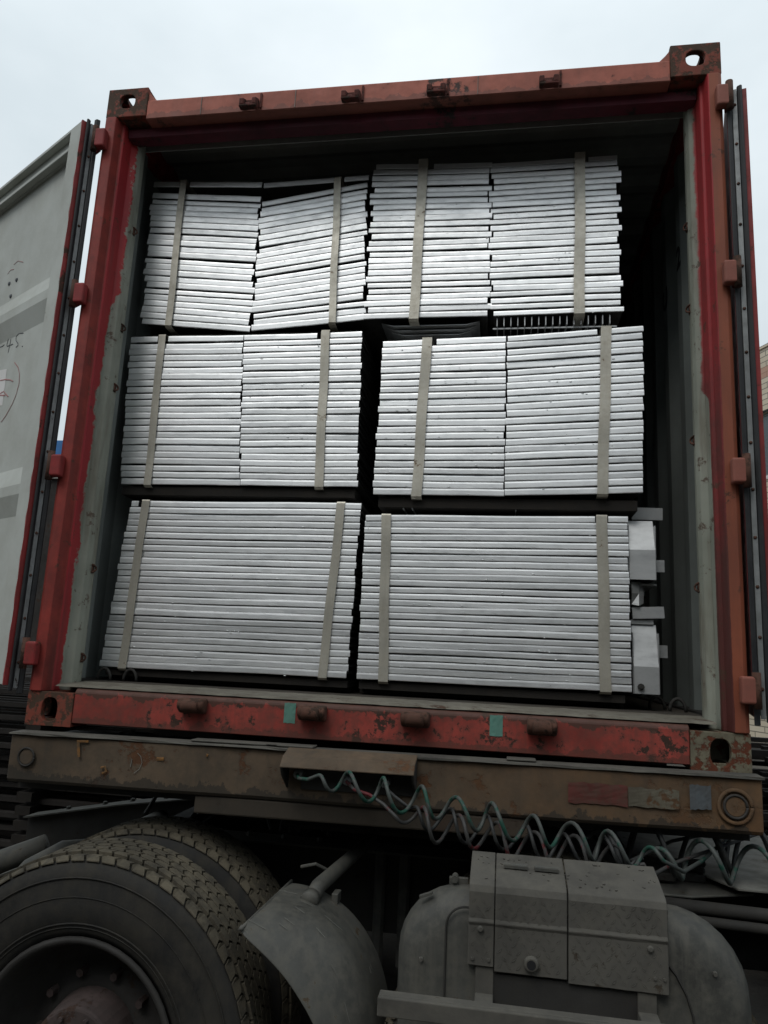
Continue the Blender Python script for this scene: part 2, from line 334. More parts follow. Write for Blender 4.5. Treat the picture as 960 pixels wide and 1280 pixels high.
    def mesh(s, name, mat, smooth=False):
        bmesh.ops.recalc_face_normals(s.bm, faces=s.bm.faces)
        me = bpy.data.meshes.new(name); s.bm.to_mesh(me); s.bm.free(); me.materials.append(mat)
        if smooth:
            for p in me.polygons: p.use_smooth = True
        return me
    def build(s, name, mat, parent=None, smooth=False, bev=0, seg=1, solid=0, label=None, auto=None, local=None):
        if local is not None and local.determinant() < 0: s.xf(local); local = None
        o = bpy.data.objects.new(name, s.mesh(name, mat, smooth)); C.objects.link(o); attach(o, parent, local)
        if solid:
            md = o.modifiers.new('solid', 'SOLIDIFY'); md.thickness = solid; md.offset = 0
        if bev:
            md = o.modifiers.new('bevel', 'BEVEL'); md.width = bev; md.segments = seg; md.limit_method = 'ANGLE'; md.angle_limit = R(35)
        if label: o['label'] = label
        return o
def rotated(m, pts): return [m @ Vector(p) for p in pts]
def jit(a): return random.uniform(-a, a)

GZ = 0.07
# ================================================================== SETTING
g = MB(); N = 40
rows = []
for i in range(N + 1):
    row = []
    for j in range(N + 1):
        u = (i / N * 2 - 1); v_ = (j / N * 2 - 1); x = math.copysign(abs(u) ** 2.6, u) * 900; y = math.copysign(abs(v_) ** 2.6, v_) * 900
        row.append((x, y, GZ + (jit(.012) if abs(x) < 12 and abs(y) < 14 else 0)))
    rows.append(row)
tag(g.sheet(rows).build('ground', M_['ground'], None, True), 'dark trodden dirt ground of the yard under the trailer', 'ground', kind='structure')

# unseen hall added behind the camera, dark for the lower steel to mirror
def hall(name, x0, x1, y0, y1, h, mat, label, roofmat=None, over=.3):
    r_ = thing(name, ((x0 + x1) / 2, (y0 + y1) / 2, GZ), label, 'building')
    MB().bb(x0, x1, y0, y1, GZ - .2, h).build('wall', mat, r_)
    rf = MB()
    if roofmat: rf.prism([(y0 - over, h), (y1 + over, h), (y1 + over, h + .35), ((y0 + y1) / 2, h + 1.1), (y0 - over, h + .35)], 'x', x0 - over, x1 + over)
    else: rf.bb(x0 - .1, x1 + .1, y0 - .1, y1 + .1, h, h + .25)
    rf.build('roof', roofmat or mat, r_)
    return r_
hb = hall('unseen_dark_hall', -16, 15, -19, -9.0, 5.8, M_['hallwall'], 'long dark unseen hall added behind the camera to darken the lower steel', M_['scrap'])
for k in range(8):
    x = -13 + k * 3.7
    w_ = MB().bb(x - .7, x + .7, -9.0, -8.94, 1.5, 3.1).build('window', M_['winframe'], hb)
    for s_ in (-1, 1): MB().bb(x + s_ * .33 - .29, x + s_ * .33 + .29, -8.94, -8.925, 1.58, 3.02).build('pane', M_['glass'], w_)

# far left shed with a blue fascia, seen through the hinge gap
sh = thing('storage_shed', (-14, 21, GZ), 'dark storage shed with a blue eaves band far behind the left door gap', 'building')
MB().bb(-22, -5.5, 16, 24, GZ - .2, 6.55).build('wall', M_['scrap'], sh)
MB().bb(-22.2, -5.3, 15.75, 24.2, 6.56, 7.15).build('fascia', M_['blue'], sh)
MB().bb(-22.0, -5.5, 15.9, 24, 6.1, 6.52).build('gutter_beam', M_['concrete'], sh)

# tiled building on the right
a_w = R(23.6)
BD = Vector((-math.sin(a_w), math.cos(a_w), 0)); BN = Vector((-math.cos(a_w), -math.sin(a_w), 0))   # along wall, outwards (towards the trailer)
BO = Vector((6.52, 16.03, 0))
BM = Matrix(((-BD.x, -BN.x, 0, BO.x), (-BD.y, -BN.y, 0, BO.y), (0, 0, 1, 0), (0, 0, 0, 1)))   # local x along, local y inwards
BH = 9.5
bt = thing('tiled_building', BO, 'beige tile clad three storey building behind the right door', 'building')
w = MB().bb(-12, 14, .12, 10, GZ - .2, BH)
rb = w.build('wall', M_['concrete'], bt, local=BM)
wx = [-10.9, -7.3, -3.7, -.07, 3.4, 6.95, 10.55]
fc = MB()
zcur = [GZ - .2] 
spans = [(GZ - .2, 2.7), (4.35, 6.35), (7.9, BH + .02)]
for z0, z1 in spans: fc.bb(-12, 14, 0, .12, z0, z1)
for z0, z1 in ((2.7, 4.35), (6.35, 7.9)):
    prev = -12
    for x in wx + [99]:
        e = 14 if x == 99 else x
        fc.bb(prev, e, 0, .12, z0, z1); prev = x + 1.9
fc.build('tile_cladding', M_['tile'], bt, local=BM)
for z0, z1 in ((2.7, 4.35), (6.35, 7.9)):
    for x in wx:
        fr = MB().bb(x, x + 1.9, .06, .10, z0, z0 + .06).bb(x, x + 1.9, .06, .10, z1 - .06, z1).bb(x, x + .06, .06, .1, z0 + .06, z1 - .06).bb(x + 1.84, x + 1.9, .06, .1, z0 + .06, z1 - .06).bb(x + .92, x + .98, .06, .1, z0 + .06, z1 - .06).build('window', M_['winframe'], bt, local=BM)
        MB().bb(x - .08, x + 1.98, -.03, -.001, z0 - .09, z0 - .005).build('sill', M_['paper'], fr, local=BM); MB().bb(x - .04, x + 1.94, -.015, -.001, z1 + .005, z1 + .06).build('lintel', M_['scrap'], fr, local=BM)
        for q in (0, 1):
            p_ = MB().bb(x + .0605 + q * .92, x + .92 + q * .92, .075, .085, z0 + .06, z1 - .06).build('pane', M_['glass'], fr, local=BM)
MB().bb(-12.05, 14.05, -.04, 10.1, BH + .025, BH + .09).build('parapet_cap', M_['tile'], bt, local=BM)

# piles of steel stock on both sides behind the trailer
def hx_(a, b): return (b - a) / 2
def pile(name, x0, x1, y0, y1, z1, n, label, ang=0.0):
    r_ = thing(name, ((x0 + x1) / 2, (y0 + y1) / 2, GZ), label, 'steel stock')
    SM = MB().bb(-hx_(x0, x1), hx_(x0, x1), -.03, .03, 0, .028).mesh('steel_bar', M_['scrap'])
    mt = Matrix.Translation(((x0 + x1) / 2, (y0 + y1) / 2, 0)) @ Matrix.Rotation(ang, 4, 'Z')
    hx, hy = (x1 - x0) / 2, (y1 - y0) / 2; z = GZ
    while z < z1:
        hh = .028; k = 0
        for q in (-.7, 0, .7):
            MB().bb(hx * q - .05, hx * q + .05, -hy, hy, z, z + .05).build('bearer', M_['wood'], r_, local=mt)
        z += .052
        for k in range(n):
            y = -hy + (k + .5) * 2 * hy / n + jit(.03)
            o = bpy.data.objects.new('steel_bar', SM); C.objects.link(o); attach(o, r_, mt @ Matrix.Translation((jit(.25), y, z)) @ Matrix.Rotation(jit(.02), 4, 'Z'))
        z += hh + .002
    return r_
pile('steel_bar_pile', -6.2, -1.75, 1.9, 3.3, 1.42, 7, 'dark pile of rusty steel bars beside the left of the trailer')
pile('steel_bar_pile', 2.0, 6.6, 1.9, 3.1, 1.25, 6, 'dark pile of rusty steel bars beside the right of the trailer')
sk = thing('sack', (-2.15, 2.5, 1.47), 'pale blue white sack stacked behind the left door hinge', 'sack')
MB().box((-2.15, 2.5, 1.56), (.5, .35, .17)).build('lower_bag', M_['sack'], sk, True, .06, 3)
MB().box((-2.13, 2.5, 1.73), (.46, .33, .16)).build('upper_bag', M_['sack'], sk, True, .06, 3)

# ================================================================== CONTAINER
Z0, Z1 = 1.40, 3.991
ct = thing('shipping_container', (0, 6, Z0), 'open red shipping container packed with galvanised steel bundles', 'shipping container')
LEN = 12.19
def casting(sx_, top, yend=False, mat='cast'):
    x0, x1 = (sx_ * 1.219, sx_ * 1.041); xa, xb = min(x0, x1), max(x0, x1)
    z0, z1 = (Z1 - .135, Z1) if top else (Z0, Z0 + .118)
    y0, y1 = (LEN - .162, LEN) if yend else (0, .162)
    m = MB(); tk = .024
    hw, hh = (.068, .064) if top else (.062, .084)
    cxm = (xa + xb) / 2; czm = (z0 + z1) / 2
    off = (sx_ * (.0), .006 if top else -.002)
    m.plate(cxm, czm, .178, z1 - z0, hw, hh, y0 if not yend else y1 - tk, y0 + tk if not yend else y1, 2.6, off=off)
    xo = sx_ * 1.219
    m.plate((y0 + y1) / 2, czm, .162 - 2 * tk, z1 - z0 - 2 * tk, .075, .062, xo - sx_ * tk, xo - sx_ * .0005, 2.6, axis='x')
    zt = z1 if top else z0; s_ = 1 if top else -1
    m.plate(cxm, (y0 + y1) / 2, .178, .162 - 2 * tk, .062, .10, zt - s_ * tk, zt - s_ * .0005, 2.6, axis='z')
    if not top: m.bb(xa, xb, y0 + tk, y1 - tk, z1 - tk * .6, z1)
    else: m.bb(xa, xb, y0 + tk, y1 - tk, z0, z0 + tk * .6)
    if yend: m.bb(xa, xb, y0, y0 + tk, z0, z1)
    else: m.bb(xa, xb, y1 - tk, y1, z0, z1)
    xi = sx_ * 1.041
    m.bb(min(xi, xi + sx_ * tk), max(xi, xi + sx_ * tk), y0 + tk, y1 - tk, z0 + tk * .6, z1 - tk)
    return m.build('corner_casting', M_[mat], ct, bev=.006, seg=2)
for sx_ in (-1, 1):
    casting(sx_, True); casting(sx_, True, True); casting(sx_, False, True)
casting(-1, False); casting(1, False, False, 'castpale')['label'] = 'rusty lower corner casting with worn pale ring round its hole'
# corner posts
prof = [(1.217, .14), (1.217, .0), (1.203, -.008), (1.168, -.006), (1.160, .038), (1.150, .042), (1.146, .098), (1.124, .112), (1.117, .135), (1.119, .165), (1.134, .195), (1.165, .212), (1.205, .213)]
for sx_, k in ((-1, 'postL'), (1, 'postR')):
    MB().prism([(sx_ * a, b) for a, b in prof], 'z', Z0 + .119, Z1 - .136).build('corner_post', M_[k], ct, bev=.003, seg=2)
    MB().bb(sx_ * 1.10, sx_ * 1.217, LEN - .2, LEN - .005, Z0 + .119, Z1 - .136).build('corner_post', M_['red'], ct)
# header
MB().prism([(.004, 3.842), (.004, 3.928), (.03, 3.945), (.17, 3.945), (.17, 3.86), (.115, 3.858), (.112, 3.842)], 'x', -1.0405, 1.0405).build('header', M_['header'], ct, bev=.003)
MB().prism([(.060, 3.841), (.066, 3.806), (.118, 3.800), (.169, 3.84), (.169, 3.857), (.113, 3.857), (.113, 3.841)], 'x', -1.144, 1.144).build('door_stop', M_['shaded_red'], ct)
MB().bb(-1.144, 1.144, .170, .174, 3.815, 3.953).build('roof_header_plate', M_['roof'], ct)
for sx_ in (-1, 1):   # gussets where the header meets the raised castings
    MB().prism([(sx_ * 1.0405, 3.928), (sx_ * 1.0405, 3.975), (sx_ * 1.025, 3.955), (sx_ * (1.00), 3.929)], 'y', .01, .15).build('gusset', M_['header'], ct)
hh = MB()
for x in (-.80, .33, -.40): hh.bb(x - .0012, x + .0012, .0015, .0045, 3.845, 3.925)
hh.build('weld_line', M_['chalk'], ct)
# bottom sill
MB().prism([(.003, 1.414), (.003, 1.522), (.012, 1.534), (.20, 1.541), (.20, 1.414)], 'x', -1.0405, 1.0405).build('sill', M_['sill'], ct, bev=.003)
ns = 60
MB().sheet([[(-1.125 + 2.25 * i / ns, y, z + jit(.0008)) for i in range(ns + 1)] for y, z in ((.012, 1.539), (.03, 1.546), (.10, 1.548), (.21, 1.552))]).build('sill_ledge', M_['dust'], ct)
MB().bb(-1.14, 1.14, .211, LEN - .1, 1.50, 1.553).build('floor', M_['floor'], ct)
cm = MB()
for k in range(36): cm.bb(-1.13, 1.13, .45 + k * .32, .51 + k * .32, 1.40, 1.497)
cm.build('floor_joists', M_['dark'], ct)['kind'] = 'stuff'
for sx_ in (-1, 1): MB().bb(sx_ * 1.145, sx_ * 1.215, .163, LEN - .163, 1.41, 1.56).build('bottom_rail', M_['dark'], ct)
# corrugated walls and roof
def corr(y0, y1, pitch, depth):
    pts = []; y = y0
    while y < y1:
        pts += [(y, 0), (y + pitch * .26, 0), (y + pitch * .5, 1), (y + pitch * .76, 1)]; y += pitch
    return [(a, b * depth) for a, b in pts if a <= y1] + [(y1, 0)]
for sx_ in (-1, 1):
    pr = corr(.213, LEN - .1, .278, .036)
    MB().sheet([[(sx_ * (1.172 + b), a, z) for a, b in pr] for z in (1.56, 3.90)]).build('side_wall', M_['inside'], ct, solid=.002)
    MB().bb(sx_ * 1.155, sx_ * 1.217, .163, LEN - .163, 3.88, 3.985).build('top_rail', M_['red'], ct)
MB().sheet([[(x, a, 3.955 + b) for a, b in corr(.171, LEN - .1, .209, .02)] for x in (-1.16, 1.16)]).build('roof_panel', M_['roof'], ct, solid=.002)
MB().bb(-1.16, 1.16, LEN - .08, LEN - .05, 1.56, 3.95).build('end_wall', M_['inside'], ct)
# touch-up paint patches on the right wall (follow the first wall flats)
pf = MB().sheet([[(1.1695, a, z) for a in (.225, .283)] for z in (1.60, 3.10)]); pf.build('paint_patch', M_['patch'], ct)
rr_ = MB(); rr_.sheet([[(1.1695 + f * .036, .2855 + f * .0667, z) for f in (0, 1)] for z in (2.65, 3.02 )]); rr_.build('paint_patch', M_['patch'], ct)
MB().sheet([[(1.1695, a, z + (a - .225) * .9) for a in (.225, .283)] for z in (3.37, 3.63)]).build('paint_patch', M_['patch'], ct)
# letters stencilled on the right wall
def text_mesh(s, size, name, mat, parent, mtx, thick=0.0008):
    cu_ = bpy.data.curves.new(name, 'FONT'); cu_.body = s; cu_.size = size; cu_.extrude = thick; cu_.align_x = 'CENTER'; cu_.offset = .002
    o = bpy.data.objects.new(name, cu_); C.objects.link(o)
    dg = bpy.context.evaluated_depsgraph_get(); me = bpy.data.meshes.new_from_object(o.evaluated_get(dg))
    C.objects.unlink(o); bpy.data.objects.remove(o); me.materials.clear(); me.materials.append(mat)
    o = bpy.data.objects.new(name, me); C.objects.link(o); attach(o, parent, mtx); return o
Tm = lambda x, y, z: Matrix.Translation((x, y, z)) @ Matrix(((0, 0, -1, 0), (-1, 0, 0, 0), (0, 1, 0, 0), (0, 0, 0, 1)))
text_mesh('2', .135, 'stencil_letter', M_['ink'], ct, Tm(1.1695, .525, 3.375))
text_mesh('U', .135, 'stencil_letter', M_['ink'], ct, Tm(1.1695, .80, 3.32))
MB().tube([(1.169, .36, 3.56), (1.169, .33, 3.52), (1.169, .325, 3.475), (1.169, .35, 3.455)], .006, 6).build('stencil_letter', M_['ink'], ct)
# lashing rings / hooks on the post flanges
for (sx_, z) in [(-1, z) for z in (3.42, 2.98, 2.72, 1.98, 1.64)] + [(1, z) for z in (3.33, 3.0, 2.50, 1.98)]:
    x = sx_ * 1.118; pts = [(x - sx_ * (.012 * math.sin(a)), .15 - .008 * math.cos(a * 2), z + .015 * math.cos(a)) for a in [i * math.pi / 8 for i in range(9)]]
    MB().tube(pts, .0038, 6).bb(x - .004, x + .004, .143, .157, z - .018, z + .018).build('lashing_ring', M_['rust'], ct, True)
for x, y in ((-1.09, .28), (-.99, .30), (1.08, .34), (1.03, .45)):
    MB().tube([(x + .028 * math.cos(a), y, 1.556 + .045 * math.sin(a)) for a in [i * math.pi / 8 for i in range(9)]], .006, 6).build('lashing_ring', M_['dark'], ct, True)
# lock keepers
def top_keeper(x):
    z = 3.872
    k = MB().bb(x - .036, x + .036, -.003, .004, z - .016, z + .020)
    k.prism([(-.033, z - .024), (-.034, z + .004), (-.002, z + .022), (-.002, z - .022)], 'x', x - .036, x - .017)
    k.prism([(-.033, z - .024), (-.034, z + .004), (-.002, z + .022), (-.002, z - .022)], 'x', x + .017, x + .036)
    k.bb(x - .036, x + .036, -.034, -.006, z - .034, z - .022)
    k.cyl((x - .012, -.020, z - .022), (x + .012, -.020, z - .022), .012, n=10)
    k.build('lock_keeper', M_['keeper'], ct, bev=.003)
    MB().bb(x + .040, x + .048, -.003, .004, z - .02, z + .045).build('keeper_plate', M_['keeper'], ct)
for x in (-.587, -.167, .171, .598): top_keeper(x)
def low_keeper(x):
    z = 1.500
    k = MB(); prof_ = [(-.050, z - .006), (-.052, z + .012), (-.034, z + .027), (.006, z + .027), (.006, z - .024), (-.026, z - .024)]
    k.prism(prof_, 'x', x - .047, x + .047)
    o = k.build('lock_keeper', M_['rust'], ct, True, .010, 3)
    MB().cyl((x - .030, -.043, z + .002), (x + .030, -.043, z + .002), .019, n=12).build('keeper_roller', M_['rust'], ct, True, .004)
    return o
for x in (-.586, -.163, .184, .589): low_keeper(x)
for x, w_ in ((-.246, .040), (.445, .042)):
    o = MB().sheet([[(x - w_ / 2 + w_ * i / 6, .0015 + jit(.0006), 1.463 + .066 * j / 6 + jit(.0012)) for i in range(7)] for j in range(7)]).build('sticker', M_['teal'], ct); o['label'] = 'plain teal square sticker'
# hinge lugs
for z in (3.735, 3.045, 2.345, 1.65):
    for sx_ in (-1, 1):
        MB().bb(sx_ * 1.186, sx_ * 1.243, -.045, -.0085, z - .042, z + .042).build('hinge_lug', M_['header'] if sx_ > 0 else M_['red'], ct, bev=.008, seg=3)
        MB().cyl((sx_ * 1.232, -.034, z - .055), (sx_ * 1.232, -.034, z + .055), .013).build('hinge_pin', M_['rust'], ct, True)

# ---------------- doors
def door(sx_, S, theta, th, ztop, zbot, wid):
    """local axes: u along the width away from the hinge, n towards the inner face"""
    a = R(theta)
    d = Vector((sx_ * math.cos(a), math.sin(a), 0)); n = Vector((sx_ * math.sin(a), -math.cos(a), 0))
    Mx = Matrix(((d.x, n.x, 0, S[0]), (d.y, n.y, 0, S[1]), (0, 0, 1, 0), (0, 0, 0, 1)))
    # frame of stiles and rails
    fr = MB()
    fr.bb(.004, .100, .006, th, zbot, ztop).bb(wid - .1, wid, .006, th, zbot, ztop)
    fr.bb(.1005, wid - .1005, .006, th * .55, ztop - .105, ztop).bb(.1005, wid - .1005, th * .55, th, ztop - .105, ztop - .088).bb(.1005, wid - .1005, th * .55, th, ztop - .016, ztop)
    fr.bb(.1005, wid - .1005, .006, th, zbot, zbot + .105)
    dr = fr.build('door', M_['doorin'], ct, bev=.003, seg=2, local=Mx)
    # skin with protruding horizontal ribs
    z = zbot + .105; pr = [(z, 0)]
    for zc in (1.97, 2.79 - .52, 3.09)[0:0]: pass
    for zr in (1.56, 2.27, 3.09):
        if zr - .11 > z: pr += [(zr - .10, 0), (zr - .02, 1), (zr + .02, 1), (zr + .10, 0)]
    pr += [(ztop - .105, 0)]
    MB().sheet([[(u, .022 + b * .026, zz) for u in (.1, .35, .6, .85, wid - .1)] for zz, b in pr]).build('door_panel', M_['doorin'], dr, solid=.002, local=Mx)
    ol = 'red'
    MB().bb(.0, wid, -.003, .0055, zbot - .005, ztop + .005).build('outer_skin', M_['red'], dr, local=Mx)
    # painted red rim, gasket lips and their retaining strip on the hinge edge
    ns = 60
    e = MB().sheet([[(-.0005 - .0, y, zbot + (ztop - zbot) * k / ns) for y in (th - .020, th + .0006)] for k in range(ns + 1)])
    MB().sheet([[(u, y, zbot + (ztop - zbot) * k / ns) for u, y in ((.0025, th - .017), (.0025, th + .001), (.007 + .0035 * math.sin(k * 1.7) + jit(.002), th + .001))] for k in range(ns + 1)]).build('red_rim', M_['red'], dr, local=Mx)
    MB().prism([(.003, th - .017), (-.008, th - .013), (-.012, th - .019), (-.007, th - .030), (.003, th - .032)], 'z', zbot - .02, ztop + .010).build('gasket', M_['gasket'], dr, bev=.002, local=Mx)
    MB().prism([(.003, .002), (-.006, .000), (-.012, -.004), (-.016, .000), (-.012, .013), (.003, .016)], 'z', zbot - .03, ztop + .03).build('gasket', M_['gasket'], dr, bev=.002, local=Mx)
    MB().bb(-.006, .003, .0165, th - .0325, zbot - .01, ztop - .002).build('retaining_strip', M_['retainer'], dr, local=Mx)
    z = zbot + .08
    while z < ztop:
        MB().cyl((-.006, .5 * th - .008, z), (-.010, .5 * th - .008, z), .006, .004, 8).build('rivet', M_['rust'], dr, True, local=Mx); z += .158
    # hinge blades reaching to the lugs
    for z in (3.735, 3.045, 2.345, 1.65):
        MB().box((-.012, -.005, z), (.055, .010, .075)).build('hinge_blade', M_['red'], dr, bev=.003, local=Mx)
    # locking bars on the outer face
    for u in (.30, .80):
        MB().cyl((u, -.035, zbot - .03), (u, -.035, ztop + .03), .016).bb(u - .04, u + .04, -.04, -.0035, 2.5, 2.56).build('locking_bar', M_['retainer'], dr, True, local=Mx)
    return dr, Mx
dl, ML = door(-1, (-1.258, .012), 31, .064, 3.822, 1.535, 1.17)
drr, MR = door(1, (1.232, -.002), 77, .064, 3.775, 1.575, 1.17)
def stroke(pts, r, mat, name='marker_writing'):
    o = MB().tube([(u, .0575 if False else y, z) for u, y, z in pts], r, 5, flat=.4).build(name, M_[mat], dl, local=ML); return o
def pan(u, z):    # depth of the panel skin at height z
    return .0245
def st2(uz, r, mat): return stroke([(u, .0242, z) for u, z in uz], r, mat)
st2([(.597, 2.975), (.576, 2.973), (.556, 2.977)], .0022, 'pen')
st2([(.519, 2.999), (.528, 2.966), (.522, 2.961), (.464, 2.957)], .0020, 'pen'); st2([(.493, 2.988), (.501, 2.926)], .0020, 'pen')
st2([(.373, 2.985), (.416, 2.995), (.442, 2.987), (.438, 2.967), (.412, 2.947), (.408, 2.939), (.427, 2.933)], .0020, 'pen'); st2([(.366, 2.923), (.362, 2.921)], .003, 'pen')
st2([(.417, 2.861), (.374, 2.829), (.351, 2.795), (.341, 2.752), (.354, 2.704), (.379, 2.667), (.423, 2.626), (.463, 2.602)], .0020, 'redpen')
st2([(.540, 2.805), (.489, 2.799), (.437, 2.787), (.404, 2.773)], .0028, 'redpen'); st2([(.519, 2.741), (.485, 2.744), (.455, 2.724), (.431, 2.710)], .0028, 'redpen'); st2([(.517, 2.733), (.465, 2.722)], .0028, 'redpen')
st2([(.586, 3.374), (.546, 3.379), (.487, 3.354)], .0016, 'redpen'); st2([(.641, 3.344), (.613, 3.356), (.578, 3.348)], .0014, 'redpen')
for u, z in ((.603, 3.284), (.528, 3.280), (.566, 3.212)): MB().cyl((u, .023, z), (u, .028, z), .011, .007, 7).build('mud_spot', M_['pen'], dl, local=ML)
MB().sheet([[(u0, .0238, z0), (u1, .0238, z1)] for u0, z0, u1, z1 in ((.487, 2.848, .66, 2.87), (.478, 2.680, .66, 2.70))]).build('paper_sticker', M_['paper'], dl, local=ML)

# ================================================================== BUNDLES OF STEEL PANELS
YF = .30
_cache = {}
def panel_mesh(wkey, h, kind, gap=None):
    key = (wkey, h, kind)
    if gap is None and key in _cache: return _cache[key]
    w = wkey; n = 10; m = MB()
    rnd = random.Random(hash((round(w * 1000), round(h * 10000), kind)) & 0xffff)
    ph = rnd.uniform(0, 6)
    prof_ = [(.9, h * .6), (.004, h * .6), (.004, .0004), (.0007, .0006), (0, h * .12), (.0001, h * .70), (.0009, h * .93), (.0038, h - .0006), (.9, h - .0006)]
    spans = [(-w / 2, w / 2)] if gap is None else [(-w / 2, gap - .024), (gap + .024, w / 2)]
    for a, b in spans:
        k_ = max(2, int(n * (b - a) / w)); rows = []
        for i in range(k_ + 1):
            x = a + (b - a) * i / k_
            dz = .0009 * math.sin(x * 9 + ph) + rnd.uniform(-.0004, .0004); dy = .0012 * math.sin(x * 7 + ph * 2) + rnd.uniform(-.0006, .0006)
            e = .004 if i in (0, k_) else 0
            rows.append([m.bm.verts.new((x, y + (dy if y < .5 else 0) , z + dz)) for y, z in prof_])
        for A, B in zip(rows, rows[1:]):
            for j in range(len(prof_) - 1): m.bm.faces.new((A[j], A[j + 1], B[j + 1], B[j]))
            m.bm.faces.new((A[-1], A[0], B[0], B[-1]))
        m.bm.faces.new(rows[0][::-1]); m.bm.faces.new(rows[-1])
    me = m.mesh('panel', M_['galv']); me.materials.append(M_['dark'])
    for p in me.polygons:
        if (p.normal.z < -.9 and abs(p.center.z - h * .6) < .002) or abs(p.normal.x) > .9: p.material_index = 1  # undersides and end caps coloured dark to stand for shade between panels
    if gap is None: _cache[key] = me
    return me
def lerp(a, b, t): return a + (b - a) * t
def column(root, bl, br, tl, tr, n, yf, jx, jr, straps=(), gapfrac=.05, ends=None, jz=.0008):
    """n panels piled between a bottom and a top edge given as (x, z) corners of the front"""
    w0 = round((br[0] - bl[0] + tr[0] - tl[0]) / 2, 2)
    for i in range(n):
        t0 = i / n; t1 = (i + 1) / n
        xl, zl = lerp(bl[0], tl[0], t0), lerp(bl[1], tl[1], t0); xr, zr = lerp(br[0], tr[0], t0), lerp(br[1], tr[1], t0)
        pitch = ((tl[1] - bl[1]) + (tr[1] - br[1])) / 2 / n
        if ends: zl, zr = ends(i, n, zl, zr)
        w = xr - xl; h = round(pitch * (1 - random.choice((.01, .03, .03, .05, .08, .14)) * gapfrac / .05), 4); kind = random.randrange(4)
        sc = w / w0
        gx = None
        if i >= n - 1 and straps: gx = straps[0]
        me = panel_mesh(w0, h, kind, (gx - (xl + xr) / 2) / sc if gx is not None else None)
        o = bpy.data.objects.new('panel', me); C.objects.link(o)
        mt = Matrix.Translation(((xl + xr) / 2 + jit(jx), yf + jit(.0035), (zl + zr) / 2 + jit(jz))) @ Matrix.Rotation(-math.atan2(zr - zl, w) + jit(jr), 4, 'Y') @ Matrix.Rotation(jit(.004), 4, 'Z') @ Matrix.Rotation(jit(.012), 4, 'X') @ Matrix.Diagonal((sc, 1, 1, 1))
        attach(o, root, mt)
def strap(root, p0, p1, yf, w=.034, over=.9, drop=.05):
    """flat band down the front face, over the top and under the bottom"""
    (x0, z0), (x1, z1) = p0, p1; rows = []
    path = [(x1, yf + over, z1 + .004), (x1, yf + .03, z1 + .004), (x1, yf - .003, z1 + .002)]
    N_ = 24
    for k in range(N_ + 1):
        t = k / N_; path.append((lerp(x1, x0, t) + .0014 * math.sin(t * 9 + x0 * 5), yf - .0065 - .0015 * math.sin(t * 14 + x1), lerp(z1 - .004, z0, t)))
    path += [(x0, yf + .002, z0 - .008), (x0 + .001, yf + .04, z0 - .010), (x0, yf + .5, z0 - .010)]
    MB().sheet([[(x - w / 2, y, z), (x + w / 2, y, z)] for x, y, z in path]).build('strap', M_['strap'], root, solid=.0018)
def bearers(root, x0, x1, zb, zt, yf, spots, mat='wood'):
    for k in range(6): MB().bb(x0 + jit(.008), x1 + jit(.008), yf + .014 + k * .145, yf + .150 + k * .145, zb + jit(.001), zt - .0025).build('gap_shade_board', M_[mat], root)  # near-black boards added to put shade into the gap under a bundle
    for y in spots: MB().bb(x0, x1, yf + y + .02, yf + y + .08, zb - .018, zb - .0015).build('bearer', M_[mat], root)
GR = 'strapped bundles of galvanised steel panels loaded in the container'
def bundle(label, x, z): return thing('steel_panel_bundle', (x, YF + .45, z), label, 'steel bundle', GR)
b1 = bundle('bottom left bundle of wide grey steel panels behind two straps, nearest the left wall', -.6, 1.60)
column(b1, (-1.123, 1.606), (-.117, 1.612), (-1.068, 2.283), (-.099, 2.288), 26, YF, .0045, .0006, (-1.015,), .045)
strap(b1, (-1.025, 1.604), (-1.003, 2.285), YF); strap(b1, (-.212, 1.609), (-.178, 2.288), YF)
bearers(b1, -1.11, -.12, 1.576, 1.604, YF, (.06, .45, .82))
b2 = bundle('bottom right bundle of wide grey steel panels with loose brackets beside it', .42, 1.60)
column(b2, (-.079, 1.611), (.917, 1.616), (-.079, 2.243), (.910, 2.254), 25, YF, .003, .0006, (.816,), .045)
strap(b2, (.022, 1.607), (.004, 2.243), YF, .037); strap(b2, (.826, 1.613), (.818, 2.253), YF, .040)
bearers(b2, -.08, .9, 1.576, 1.606, YF, (.06, .45, .82))
m1 = bundle('middle left bundle of two stacked columns under the two tilted columns', -.6, 2.35)
column(m1, (-1.129, 2.354), (-.610, 2.353), (-1.160, 3.011), (-.650, 3.010), 23, YF, .004, .001, (-1.01,), .05)
column(m1, (-.606, 2.352), (-.119, 2.352), (-.646, 3.011), (-.135, 3.016), 24, YF, .004, .001, (-.30,), .05)
strap(m1, (-1.003, 2.350), (-1.012, 3.014), YF, .032); strap(m1, (-.274, 2.350), (-.287, 3.018), YF, .036)
bearers(m1, -1.12, -.13, 2.312, 2.350, YF, (.12, .5, .82), 'wood')
m2 = bundle('middle right bundle of two stacked columns with a steel grid under it', .46, 2.33)
column(m2, (-.054, 2.322), (.454, 2.321), (-.040, 2.966), (.455, 2.978), 23, YF - .005, .004, .001, (.155,), .05)
column(m2, (.460, 2.322), (.967, 2.341), (.461, 2.980), (.980, 3.011), 23, YF - .008, .0035, .001, (.83,), .05)
strap(m2, (.120, 2.315), (.138, 2.973), YF - .006, .040); strap(m2, (.820, 2.333), (.840, 3.004), YF - .010, .040)
bearers(m2, -.03, .955, 2.276, 2.318, YF, (.15, .5, .82), 'wood')
t1 = bundle('top left bundle of two columns of panels tilted towards each other', -.6, 3.04)
def e_left(i, n, zl, zr):
    if i >= n - 1: return 3.736, 3.700
    t = i / (n - 1); return lerp(3.072, 3.712, t), lerp(3.020, 3.664, t)
